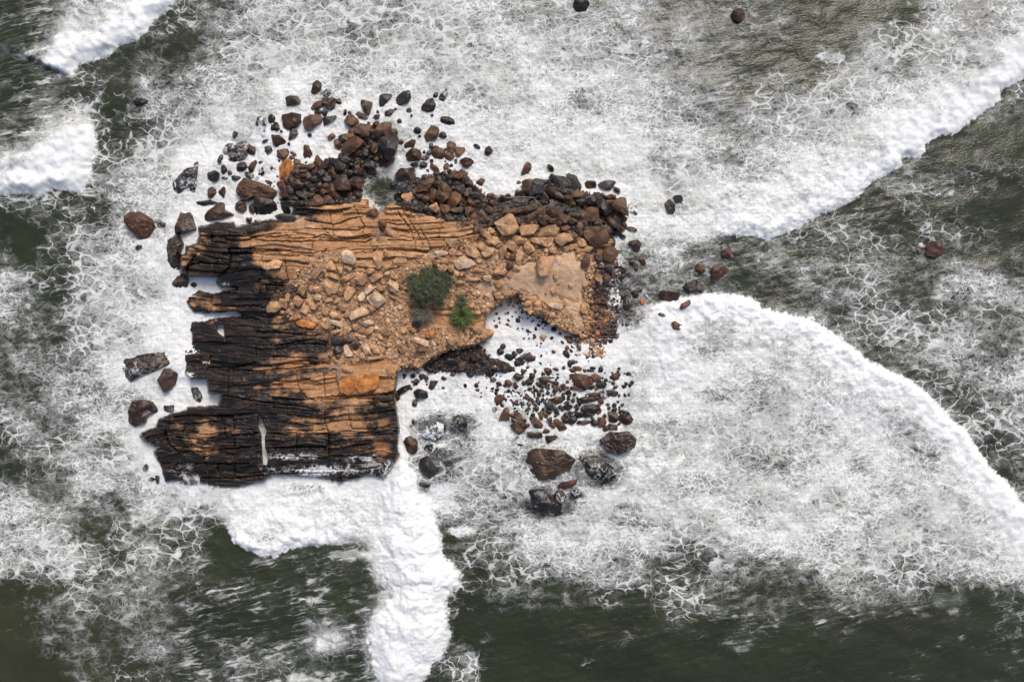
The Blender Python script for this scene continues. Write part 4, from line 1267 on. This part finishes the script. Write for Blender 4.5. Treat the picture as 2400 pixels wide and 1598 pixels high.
e T0 720,1480,80,80,0
e T0 1010,1490,90,80,90
@1000,540,5.8075
p T0 1495,580 1500,440 1560,350 1730,360 1700,500 1650,610 1560,620 =large flat tan slab lying on the sand
e T0 525,85,110,90,-20
p T0 255,130 320,105 400,210 410,240 320,230
p L0 380,470 430,370 500,355 620,400 650,460 560,510 440,530 =large pale domed slab right of the shrub
e T0 700,410,90,70,20
e T0 350,290,90,90,40
e T0 440,320,130,50,5
e M0 450,210,150,40,-60
p T0 160,510 230,450 300,510 240,580 170,570
e T0 330,515,110,90,90
e T0 410,575,110,70,60
e T0 485,585,90,80,-40
e T0 680,540,240,50,5
e T0 620,610,230,50,2
e T0 615,665,220,45,0
e T0 230,430,130,50,10
e T0 320,430,80,60,0
p L0 50,360 90,290 200,270 310,310 250,340 80,380 =grey-topped pale block above the shrub
e T0 370,650,80,80,50
e T0 450,710,90,60,0
e M0 110,470,120,60,80
e T0 210,390,140,40,15
p T0 385,840 460,790 530,830 540,880 400,880
e L0 690,860,90,80,30
p L0 780,870 840,840 920,920 870,950 800,910 =pale rounded brick in the grit above the cove
e T0 965,880,90,90,0
e T0 1070,860,70,60,90
e T0 1010,910,100,40,0
p T0 1185,920 1230,890 1290,900 1280,990 1200,950
e T0 1380,990,90,70,-10
p T0 1445,1010 1520,940 1560,960 1530,1040 1460,1040
e T0 1510,1070,110,60,0
e T0 1365,1060,90,90,0
e T0 1410,1110,70,60,-30
e M0 1520,1180,80,50,0
e M0 1600,1140,90,50,50
e T0 1710,1155,90,60,-30
e L0 830,650,110,80,0
e T0 960,570,90,80,0
e M0 970,640,110,50,0
p T0 1070,600 1130,560 1190,590 1130,655
e M0 1130,470,110,90,-50
e T0 1225,510,110,110,10
e T0 870,710,100,80,40
e T0 990,720,140,120,30
e T0 930,815,100,60,0
e T0 1035,580,80,60,0
e T0 1745,640,130,70,60
e T0 1790,720,60,50,90
e T0 1720,800,120,80,80
p T0 1745,870 1790,840 1900,880 1860,960
e T0 1980,930,200,60,10
e T0 1880,985,70,70,0
p L0 1640,1010 1660,990 1855,1000 1840,1075 1700,1065 =left half of the pale log-like stone at the sand's lower edge
p L0 1875,1040 2060,1040 2060,1090 1900,1090 =right half of the pale log-like stone at the sand's lower edge
p T0 2090,1090 2110,1000 2160,1010 2200,1130 2110,1130
e T0 1960,750,70,60,0
e T0 2150,740,80,70,0
e T0 325,1010,80,80,50
e T0 610,1030,90,50,0
e T0 690,1120,150,50,0
e T0 830,1100,70,60,0"""

TONE = {'K': (.026, .023, .022), 'G': (.058, .054, .054), 'B': (.054, .032, .022), 'R': (.115, .050, .033), 'M': (.138, .074, .043),
        'T': (.50, .30, .165), 'L': (.64, .45, .30), 'O': (.44, .18, .055)}
TWORD = {'K': 'black', 'G': 'dark grey', 'B': 'dark brown', 'R': 'reddish brown', 'M': 'brown', 'T': 'tan', 'L': 'pale cream', 'O': 'orange'}

def ell_outline(cx, cy, L, Wd, ang, rg):
    """irregular rounded polygon inside an ellipse"""
    n = rg.choice([4, 5, 5, 6, 7]); a0 = rg.uniform(0, 6.28)
    th = a0 + np.arange(n) * 2 * np.pi / n + np.array([rg.uniform(-.22, .22) for _ in range(n)])
    r = np.array([rg.uniform(.92, 1.12) for _ in range(n)])
    r = r * (1.16 if n <= 5 else 1.06)
    x = np.cos(th) * r * L / 2; y = np.sin(th) * r * Wd / 2; a = R(ang)
    return np.stack([cx + x * math.cos(a) - y * math.sin(a), cy + x * math.sin(a) + y * math.cos(a)], 1)

it_pile = [False]
def rock_geo(P, hz, rg, nt=30, flat=.5):
    """closed boulder from a plan outline P (metres, y up, centred); returns V, F"""
    c = P.mean(0); Q = P
    th = np.arange(nt) * 2 * np.pi / nt; rad = np.zeros(nt)
    for i in range(len(Q)):
        a = Q[i]; b = Q[(i + 1) % len(Q)]; e = b - a
        dx, dy = np.cos(th), np.sin(th); den = dx * e[1] - dy * e[0]; den = np.where(abs(den) < 1e-9, 1e-9, den)
        t = (a[0] * e[1] - a[1] * e[0]) / den; u = (a[0] * dy - a[1] * dx) / den
        ok = (t > 0) & (u >= -1e-6) & (u <= 1 + 1e-6); rad = np.where(ok, np.maximum(rad, t), rad)
    rad = np.maximum(rad, .15 * rad.max())
    rad = (1.12 if it_pile[0] else 1.05) * (rad * 8 + np.roll(rad, 1) + np.roll(rad, -1)) / 10
    prof = [(.70, -.55), (.92, -.32), (1.0, -.05), (.985, .14), (.93, .27), (.84, .36), (.66, .43), (.44, .47), (.22, .49)]
    if flat > .6: prof = [(.80, -.55), (.96, -.30), (1.0, .0), (.99, .22), (.955, .34), (.88, .41), (.70, .45), (.45, .47), (.22, .48)]
    if nt >= 60:
        q = np.array(prof); t_ = np.linspace(0, len(q) - 1, 24); prof = [(np.interp(k, range(len(q)), q[:, 0]), np.interp(k, range(len(q)), q[:, 1])) for k in t_]
    V = []; ph = rg.uniform(0, 50)
    for k, (s, z) in enumerate(prof):
        nz = np.array([1 + .05 * math.sin(3 * t + ph + k * .5) + rg.uniform(-.02, .02) for t in th])
        V.append(np.stack([np.cos(th) * rad * s * nz, np.sin(th) * rad * s * nz, np.full(nt, z * hz)], 1))
    V = np.concatenate(V + [np.array([[0, 0, .5 * hz]]), np.array([[0, 0, -.6 * hz]])])
    rm = np.median(rad)
    for _ in range(rg.randint(5, 8)):                     # planar facets broken off the block
        az = rg.uniform(0, 6.28); el = rg.uniform(R(42), R(76))
        n = np.array([math.cos(az) * math.cos(el), math.sin(az) * math.cos(el), math.sin(el)])
        d = V @ n; mx = d.max(); cut = mx * rg.uniform(.60, .86)
        ex = np.clip(d - cut, 0, None) * (V[:, 2] > -.1 * hz); V[:, 2] = np.maximum(V[:, 2] - ex / n[2], -.12 * hz)
    tx, ty = rg.uniform(-.16, .16), rg.uniform(-.16, .16)  # tilted top
    V[:, 2] += (V[:, 0] * tx + V[:, 1] * ty) * (V[:, 2] > 0) * .8
    f1 = fbm(V[:, 0] / rm * 1.3 + ph, V[:, 1] / rm * 1.3 + V[:, 2] * 2, 300, 3)
    if nt >= 44: V[:, 2] += hz * .07 * np.abs(fbm(V[:, 0] / .5 + ph, V[:, 1] / .3, 305, 4)) * (V[:, 2] > 0) * (nt / 44)
    V[:, 2] += f1 * hz * .10; V[:, :2] *= (1 + .04 * f1)[:, None]
    F = []; m = len(prof)
    for k in range(m - 1):
        for i in range(nt):
            j = (i + 1) % nt; F.append((k * nt + i, k * nt + j, (k + 1) * nt + j, (k + 1) * nt + i))
    tp, bt_ = m * nt, m * nt + 1
    for i in range(0, nt, 2):
        j = (i + 1) % nt; l = (i + 2) % nt
        F.append(((m - 1) * nt + i, (m - 1) * nt + j, (m - 1) * nt + l, tp)); F.append((l, j, i, bt_))
    return V, np.array(F)

items = []; T = None
for i, ln in enumerate(ROCKS.split('\n')):
    if ln[0] == '@': T = [float(q) for q in ln[1:].split(',')]; continue
    lm = None
    if '=' in ln: ln, lm = [q.strip() for q in ln.split('=')]
    kind, tw, rest = ln.split(' ', 2); rg = random.Random(i)
    if kind == 'p':
        P = tile_pts(rest, T)
    else:
        cx, cy, L_, W_, a_ = [float(q) for q in rest.split(',')]
        P = ell_outline(T[0] + cx / T[2], T[1] + cy / T[2], L_ / T[2], W_ / T[2], a_, rg)
    if P[:, 0].min() > 2380 or len(P) < 3: continue
    c = P.mean(0); Q = P - c
    cov = Q.T @ Q; ev, vec = np.linalg.eigh(cov); pr = Q @ vec; ext = np.ptp(pr, axis=0)
    items.append(dict(P=P, c=c, L=ext[1], W=ext[0], tone=tw[0], wash=int(tw[1]) / 10., lm=lm, rg=rg, vec=vec[:, 1], i=i, A=ext[0] * ext[1]))
# one entry per stone: drop a second reading of the same stone from a neighbouring tile
items.sort(key=lambda q: -q['A']); keep_ = []
for it in items:
    dup = any(np.hypot(*(it['c'] - k['c'])) < .26 * min(it['L'] + it['W'], 60) * (1 if it['A'] > .45 * k['A'] else .25) for k in keep_ if abs(it['c'][0] - k['c'][0]) < 30)
    if dup and not it['lm']: continue
    keep_.append(it)
items = keep_
lmk = [q for q in items if q['lm']]; rest_ = [q for q in items if not q['lm']]
things = (lmk + rest_)[:300]; small = (lmk + rest_)[300:]
print('boulders', len(items), 'landmarks', len(lmk), 'rest', len(small))

def place(it, nt):
    P, c = it['P'], it['c']; rg = it['rg']; mnr = it['W'] * S
    hz = mnr * rg.uniform(.70, .95) + .08
    hz = min(hz, 1.5)
    if it['wash'] >= .7: hz *= .7; it['wash'] -= .42
    g = ground(*c); wet = g < -.1
    inpile = not wet and g < .75 and it['tone'] in 'KBGMR'
    if wet: z = .02 if it['wash'] >= .45 else .02 + hz * .04
    else: z = g + hz * (.34 if it['tone'] in 'TLO' else .42)
    if inpile: z = g + hz * .5 + rg.uniform(0, .12)
    it['z'] = z; it['hz'] = hz
    if wet:                                            # rides on the local surf height
        z += float(Zs[int(np.argmin(abs(ay - (HT / 2 - c[1]) * S))), int(np.argmin(abs(ax - (c[0] - W / 2) * S)))]) * .8
    x, y = at(c[0], c[1], z); k = (H - z) / H
    Pm = (P - c) * S * k; Pm[:, 1] *= -1
    if Pm[0, 0] * 0 == 0:
        ar = 0.5 * np.sum(Pm[:, 0] * np.roll(Pm[:, 1], -1) - np.roll(Pm[:, 0], -1) * Pm[:, 1])
        if ar < 0: Pm = Pm[::-1]
    it_pile[0] = inpile
    V, F = rock_geo(Pm, hz, rg, nt, rg.choice([.4, .7, .7]))
    return V, F, (x, y, z)

def rock_tint(it, V):
    rg = it['rg']; c = np.array(TONE[it['tone']]) * rg.uniform(.80, 1.2) * (1 if it['tone'] in 'TLO' else .82)
    c = c * np.array([rg.uniform(.95, 1.06), 1, rg.uniform(.92, 1.06)])
    ph = rg.uniform(0, 90); f = fbm(V[:, 0] * 1.1 + ph, V[:, 1] * 1.6 + ph, 320, 3)[:, None]
    c2 = np.array({'K': (.05, .032, .024), 'G': (.08, .06, .05), 'B': (.12, .065, .035), 'R': (.05, .03, .027), 'M': (.22, .115, .058), 'T': (.40, .21, .11), 'L': (.50, .31, .20), 'O': (.24, .09, .035)}[it['tone']])
    m_ = sstep(.05, .45, f) * .8
    col = c * (1 - m_) + c2 * m_
    if it['tone'] in 'BMR' and it.get('z', 0) < .5:       # tide-blackened skirt
        sk = sstep(.12, -.15, V[:, 2:3]) * .7; col = col * (1 - sk) + np.array([.025, .021, .020]) * sk
    return np.concatenate([col, np.full((len(V), 1), it['wash'] * .95)], 1)

# ---------------------------------------------------------------- labels
def dirword(dx, dy):
    a = math.degrees(math.atan2(dy, dx)) % 360
    return ['right of', 'below right of', 'below', 'below left of', 'left of', 'above left of', 'above', 'above right of'][int((a + 22.5) // 45) % 8]
def shape_word(it):
    r = it['L'] / max(it['W'], 1)
    return 'long narrow' if r > 2.3 else 'oblong' if r > 1.5 else 'chunky'
def size_word(it): return 'large' if it['L'] > 42 else 'medium' if it['L'] > 24 else 'small' if it['L'] > 14 else 'tiny'
used_l = set()
def short(s):
    w = s.replace(',', '').split()
    stop = ('in', 'of', 'the', 'at', 'on', 'to', 'a', 'by', 'above', 'below', 'beside', 'under', 'with', 'and', 'right', 'left', 'just', 'edge', 'middle', 'near', 'its', 'upper', 'lower', 'from', 'out', 'off', 'over', 'out', 'between', 'two', 'one', 'end')
    cut = len(w) > 8; w = w[:8]
    while cut and w[-1] in stop: w.pop()
    return 'the ' + ' '.join(w)
def mk_label(it):
    if it['lm']: used_l.add(it['lm']); return it['lm']
    near = sorted(lmk, key=lambda k: np.hypot(*(k['c'] - it['c'])))[:7]
    foam = ' foam-washed' if it['wash'] >= .4 else ''
    base_ = f"{size_word(it)}{foam} {TWORD[it['tone']]} {shape_word(it)} boulder"
    cand = []
    for k in near:
        d = it['c'] - k['c']; dist = np.hypot(*d); pre = 'just ' if dist < (k['L'] + it['L']) * .62 + 6 else ''
        cand.append(f"{base_} {pre}{dirword(*d)} {short(k['lm'])}")
    for k in near[:4]:
        d = it['c'] - k['c']; cand.append(f"{base_} farther {dirword(*d)} {short(k['lm'])}")
    for q in ('angular', 'blunt', 'rounded', 'uneven'):
        for k in near[:3]:
            d = it['c'] - k['c']; cand.append(f"{q} {base_} {dirword(*d)} {short(k['lm'])}")
    for c_ in cand:
        if c_ not in used_l and len(c_.split()) <= 16: used_l.add(c_); return c_
    used_l.add(cand[0]); return cand[0]

def zone(it):
    x, y = it['c']
    if x > 1475: return 'rocks off the right side of the island'
    if it['tone'] in 'TLO' and ground(x, y) > .3: return 'tan stones strewn over the island'
    if x < 680 or (x < 1100 and y < 380 and ground(x, y) < -.1): return 'dark boulders standing in surf on the upper left'
    if y < 640: return 'boulders piled along the island top side'

    if y > 735: return 'dark stones of the lower cove'
    return 'stones on the island slope'

for it in things:
    big = it['L'] > 45; huge = it['L'] > 75
    V, F, loc = place(it, 80 if huge else 44 if big else 30)
    o = mesh_np('boulder', V, F, M_ROCK, {'tint': ('FLOAT_COLOR', rock_tint(it, V))}); o.location = loc
    o.data.set_sharp_from_angle(angle=R(24))
    tag(o, mk_label(it), 'boulder', zone(it))

# ---------------------------------------------------------------- loose rubble and pebbles: uncountable
Vs_, Fs_, Cs_ = [], [], []; off = 0
def add_small(V, F, loc, col):
    global off
    Vs_.append(V + np.array(loc)); Fs_.append(F + off); Cs_.append(col); off += len(V)
for it in small:
    V, F, loc = place(it, 16); add_small(V, F, loc, rock_tint(it, V))
occ = [(q['c'][0], q['c'][1], (q['L'] + q['W']) / 4) for q in items]
OX = np.array([o[0] for o in occ]); OY = np.array([o[1] for o in occ]); OR = np.array([o[2] for o in occ])
rg = random.Random(5)
PEB = [  # polygon, count, size px lo/hi, tones, overlap allowed
 (RUB[0], 7000, 2.0, 8.5, 'TTTTLTM', .55),
 (pts("690,640 740,600 900,640 930,700 1000,770 1140,790 1100,815 1000,830 940,860 880,830 800,850 760,800 700,760 640,730"), 1500, 5, 12, 'TTTTL', .7),
 (PILES[0], 600, 6, 19, 'KBBGMR', .42), (PILES[1], 1200, 5, 18, 'KBMMGB', .42),
 (PILES[2], 420, 4, 11, 'KBBKGM', .6),
 (pts("940,870 1000,870 1060,880 1150,880 1260,890 1300,920 1380,960 1350,985 1200,970 1100,920 1000,920 940,925"), 110, 5, 14, 'KBKB', .9),
 (pts("1160,730 1220,725 1290,765 1360,800 1380,830 1300,840 1200,780 1150,770"), 70, 4, 11, 'KBKM', .9),
 (pts("1180,880 1300,870 1320,960 1280,975 1200,940"), 90, 5, 12, 'KBKR', .9),
 (pts("1385,610 1460,640 1500,700 1490,760 1430,770 1380,790 1370,700"), 170, 3, 11, 'BRRMMK', .7),
 (pts("1160,700 1290,700 1330,770 1290,760 1240,735"), 160, 3, 9, 'TMMT', .7),
 (pts("1200,845 1480,870 1480,1000 1320,970 1200,900"), 60, 5, 12, 'KBK', .95),
 (pts("1385,640 1440,640 1450,790 1380,800"), 120, 3, 9, 'RBMMT', .7),
 (pts("1110,845 1210,830 1330,835 1480,860 1500,930 1450,1010 1330,985 1210,1010 1150,940"), 250, 8, 26, 'KBKRBK', .66),
 (SAND[0], 330, 3, 16, 'TTLTM', .8),
 (pts("1320,790 1420,800 1415,840 1350,830"), 120, 5, 11, 'TTMB', .7),
 (pts("600,390 660,360 660,480 600,480"), 22, 3, 8, 'KB', .95)]
_mc = {}
def inside(P, x, y):
    if id(P) not in _mc: _mc[id(P)] = poly_dist(bx[::2, ::2], by[::2, ::2], P)[1]
    M = _mc[id(P)]; k = int((y - BY[0]) / 2.6); i = int((x - BX[0]) / 2.6)
    return 0 <= k < M.shape[0] and 0 <= i < M.shape[1] and M[k, i]
protos = []
for k in range(14):
    r2 = random.Random(900 + k); P = ell_outline(0, 0, 2.3, r2.uniform(1.3, 2.1), 0, r2)
    ar = 0.5 * np.sum(P[:, 0] * np.roll(P[:, 1], -1) - np.roll(P[:, 0], -1) * P[:, 1])
    if ar < 0: P = P[::-1]
    protos.append(rock_geo(P, 1.3, r2, 10, .5))
for P, cnt, lo, hi, tones, ov in PEB:
    x0, y0 = P.min(0); x1, y1 = P.max(0); n_ = 0
    for _ in range(cnt * 3):
        if n_ >= cnt: break
        x, y = rg.uniform(x0, x1), rg.uniform(y0, y1)
        if not inside(P, x, y): continue
        if lo == 8 and float(fbm(np.array([x / 30]), np.array([y / 14]), 400, 2)[0]) < -.05: continue
        r = lo + (hi - lo) * rg.random() ** 2.4; r /= 2
        if P is RUB[0] and inside(SAND[0], x, y) and rg.random() < .1 + .75 * sstep(1200, 1290, x) * sstep(6, 30, float(e_sand[int((y - BY[0]) / 1.3), int((x - BX[0]) / 1.3)])): continue
        if (np.hypot(OX - x, OY - y) < OR * ov + r * .5).any(): continue
        if r > 2.6: OX = np.append(OX, x); OY = np.append(OY, y); OR = np.append(OR, r)
        g = ground(x, y); zz = g + r * S * .35 if g > -.1 else .03
        V0, F0 = protos[rg.randrange(14)]; a = rg.uniform(0, 6.28); ca, sa = math.cos(a), math.sin(a)
        V = V0 * np.array([r * S, r * S, r * S * .9]); V = np.stack([V[:, 0] * ca - V[:, 1] * sa, V[:, 0] * sa + V[:, 1] * ca, V[:, 2]], 1)
        t = tones[rg.randrange(len(tones))]
        if inside(OUTLINE, x, y) and t in 'TL' and bilin(DK, np.array((x - 340) / 40), np.array((y - 490) / 40)) > .45: t = 'M'
        c = np.array(TONE[t]) * rg.uniform(.72, 1.2)
        wx_, wy_ = at(x, y, zz); add_small(V, F0, (wx_, wy_, zz), np.tile(np.append(c, 0), (len(V), 1))); n_ += 1
rub = mesh_np('rubble', np.concatenate(Vs_), np.concatenate(Fs_), M_ROCK, {'tint': ('FLOAT_COLOR', np.concatenate(Cs_))})
tag(rub, 'loose rubble and pebbles filling the gaps between the boulders', None, None, 'stuff')

# ---------------------------------------------------------------- plants and litter
def leaf_mat(name, c1, c2, c3):
    n = N(name); P = n.pos(); f = n.noise(P, 5, 2, .6); h = n.noise(P, 30, 1, .5)
    col = n.mix(n.ss(f, .35, .65), c1, c2); col = n.mix(n.ss(h, .55, .7), col, c3); n.l.new(col, n.b.inputs['Base Color'])
    n.b.inputs['Roughness'].default_value = .5; return n.m
M_LEAF = leaf_mat('grey-green leaves', (.034, .052, .020), (.075, .095, .042), (.21, .23, .14))
M_PALM = leaf_mat('bright green leaves', (.035, .07, .018), (.11, .16, .03), (.22, .24, .07))
M_DRY = leaf_mat('dry grey leaves', (.09, .09, .055), (.20, .18, .13), (.34, .30, .24))
M_WOOD = leaf_mat('dry grey wood', (.16, .12, .09), (.30, .25, .20), (.45, .40, .35))

def blade(Vl, Fl, base_, az, length, width, rise, droop, segs=5):
    """one arching strap leaf with a V fold"""
    n0 = len(Vl); dx, dy = math.cos(az), math.sin(az); px, py = -dy, dx
    for k in range(segs + 1):
        t = k / segs; r = length * t * (1 - .12 * t); z = base_[2] + rise * math.sin(min(t * 1.9, 1.9)) - droop * t * t
        w = width * (1 - t) ** .6 * (.55 + t * .9 if t < .5 else 1.0) + .001
        cx, cy = base_[0] + dx * r, base_[1] + dy * r
        Vl += [(cx - px * w, cy - py * w, z + w * .5), (cx, cy, z), (cx + px * w, cy + py * w, z + w * .5)]
    for k in range(segs):
        a = n0 + 3 * k; Fl += [(a, a + 1, a + 4, a + 3), (a + 1, a + 2, a + 5, a + 4)]

def tube(Vl, Fl, pts_, r0, r1, ns=7):
    n = len(pts_); o0 = len(Vl)
    for k, p in enumerate(pts_):
        q = Vector(pts_[min(k + 1, n - 1)]) - Vector(pts_[max(k - 1, 0)]); q.normalize()
        u = q.orthogonal().normalized(); v = q.cross(u); r = r0 + (r1 - r0) * k / (n - 1)
        for i in range(ns):
            a = 6.2832 * i / ns; w = Vector(p) + (u * math.cos(a) + v * math.sin(a)) * r; Vl.append(tuple(w))
    for k in range(n - 1):
        for i in range(ns):
            j = (i + 1) % ns; Fl.append((o0 + k * ns + i, o0 + k * ns + j, o0 + (k + 1) * ns + j, o0 + (k + 1) * ns + i))

def plant(px, py, h, rosettes, nleaf, ln, wd, mat, name, label, seed, spread, dry=0):
    rg = random.Random(seed); g = ground(px, py); x0, y0 = at(px, py, g + h * .6)
    e = bpy.data.objects.new(name, None); COL.objects.link(e); e.location = (x0, y0, g)
    tag(e, label, 'shrub' if name != 'small_palm' else 'palm')
    Vl, Fl, Vt, Ft = [], [], [], []
    for k in range(rosettes):
        if rosettes > 1:
            a = rg.uniform(0, 6.28); r = spread * math.sqrt(rg.random()); 
            bxx, byy = r * math.cos(a) * (1 + .12 * math.sin(3 * a)), r * math.sin(a) * .88
            bz = h * (1 - .65 * (r / spread) ** 2) * rg.uniform(.8, 1.05)
        else: bxx = byy = 0; bz = h
        tube(Vt, Ft, [(0, 0, -.1), (bxx * .5, byy * .5, bz * .4), (bxx * .95, byy * .95, bz * .95)], .05, .02)
        for j in range(nleaf):
            a = rg.uniform(0, 6.28); l = ln * rg.uniform(.6, 1.15); up = rg.random()
            blade(Vl, Fl, (bxx, byy, bz), a, l * (.55 + .5 * (1 - up)), wd * rg.uniform(.7, 1.2), l * .5 * up, l * rg.uniform(.15, .75) * (1.1 - up))
    def mk(nm, V, F, m):
        q = mesh_np(nm, V, np.array(F), m, smooth=False); q.parent = e; return q
    mk('foliage', Vl, Fl, mat); mk('trunk', Vt, Ft, M_WOOD)
    return e
plant(1005, 676, 1.25, 60, 50, .62, .018, M_LEAF, 'shrub', 'dense dark green spiky shrub, the biggest plant on the island', 1, 1.45)
e2 = plant(990, 737, .65, 12, 46, .85, .018, M_DRY, 'shrub', 'sparser greyish shrub with bare twigs below the big dark green shrub', 2, .42)
plant(1084, 742, .75, 5, 50, 1.35, .030, M_PALM, 'small_palm', 'small bright green palm with long pointed fronds on the striped ledge', 3, .16)
plant(1082, 706, .6, 3, 40, .75, .024, M_LEAF, 'small_palm', 'small dark green palm tuft just above the bright green palm', 4, .14)
Vl, Fl = [], []; rg = random.Random(8)
for k in range(12):
    a = rg.uniform(0, 6.28); r = rg.uniform(.35, .85)
    tube(Vl, Fl, [(0, 0, .2), (r * .5 * math.cos(a), r * .5 * math.sin(a), .75), (r * math.cos(a + .3), r * math.sin(a + .3), .85 + rg.uniform(-.1, .2))], .022, .007, 5)
tw = mesh_np('twigs', Vl, np.array(Fl), M_WOOD); tw.parent = e2

def stick(name, label, cat, path, r0, r1, twigs=0, seed=0, lift=.45):
    rg = random.Random(seed); P3 = []
    zb = max(ground(*p) for p in path)
    for p in path:
        z = zb + lift; x, y = at(p[0], p[1], z); P3.append(Vector((x, y, z)))
    c = P3[0].copy(); P3 = [p - c for p in P3]; Vl, Fl = [], []
    tube(Vl, Fl, [tuple(p) for p in P3], r0, r1)
    o = mesh_np(name, Vl, np.array(Fl), M_WOOD); o.location = c; tag(o, label, cat)
    if twigs:
        Vt, Ft = [], []
        for k in range(twigs):
            s = rg.uniform(.35, .9); i = min(int(s * (len(P3) - 1)), len(P3) - 2); f = s * (len(P3) - 1) - i
            b = P3[i].lerp(P3[i + 1], f); a = rg.uniform(0, 6.28); l = rg.uniform(.3, .75)
            tube(Vt, Ft, [tuple(b), (b.x + l * .5 * math.cos(a), b.y + l * .5 * math.sin(a), b.z + .06), (b.x + l * math.cos(a + .4), b.y + l * math.sin(a + .4), b.z + .02)], r1, r1 * .4, 5)
        q = mesh_np('twig', Vt, np.array(Ft), M_WOOD); q.parent = o
    return o
stick('dry_branch', 'thin dry yellowish branch bent across the boulders at the upper right', 'branch', [(1190, 464), (1222, 462), (1250, 463), (1262, 476), (1275, 488)], .035, .016, 7, 3, .75)
stick('dead_pole', 'straight thin dead pole lying beside the lowest beds above the rubble', 'pole', [(1066, 566), (1082, 552), (1098, 539)], .03, .018, 0, 4, .25)
stick('driftwood', 'bleached grey driftwood stub on the orange lower ledge', 'driftwood', [(792, 848), (794, 862), (791, 874), (797, 886)], .07, .10, 3, 5, .12)
stick('driftwood', 'pale splintered driftwood wedged in the gully near the island top', 'driftwood', [(884, 536), (889, 545), (886, 552), (884, 560)], .09, .03, 8, 6, .2)

n = N('violet plastic'); n.b.inputs['Base Color'].default_value = (.32, .30, .66, 1); n.b.inputs['Roughness'].default_value = .35; M_PL = n.m
x, y = at(1306, 615, ground(1306, 615) + .1); Vp = []; Fp = []; rg = random.Random(3)
for j in range(7):
    for i in range(8):
        Vp.append((i * .055 - .19 + rg.uniform(-.015, .015), j * .05 - .15 + rg.uniform(-.015, .015), .10 + .05 * math.sin(i * 1.3 + j) + rg.uniform(-.02, .02)))
Fp = [(j * 8 + i, j * 8 + i + 1, j * 8 + i + 9, j * 8 + i + 8) for j in range(6) for i in range(7) if not (i > 4 and j > 3) and not (i < 1 and j < 2)]
o = mesh_np('plastic_scrap', Vp, np.array(Fp), M_PL, smooth=False); o.location = (x, y, ground(1306, 615) + .08)
md = o.modifiers.new('thick', 'SOLIDIFY'); md.thickness = .01
tag(o, 'crumpled violet plastic scrap lying on the sand beside the flat slab', 'litter')
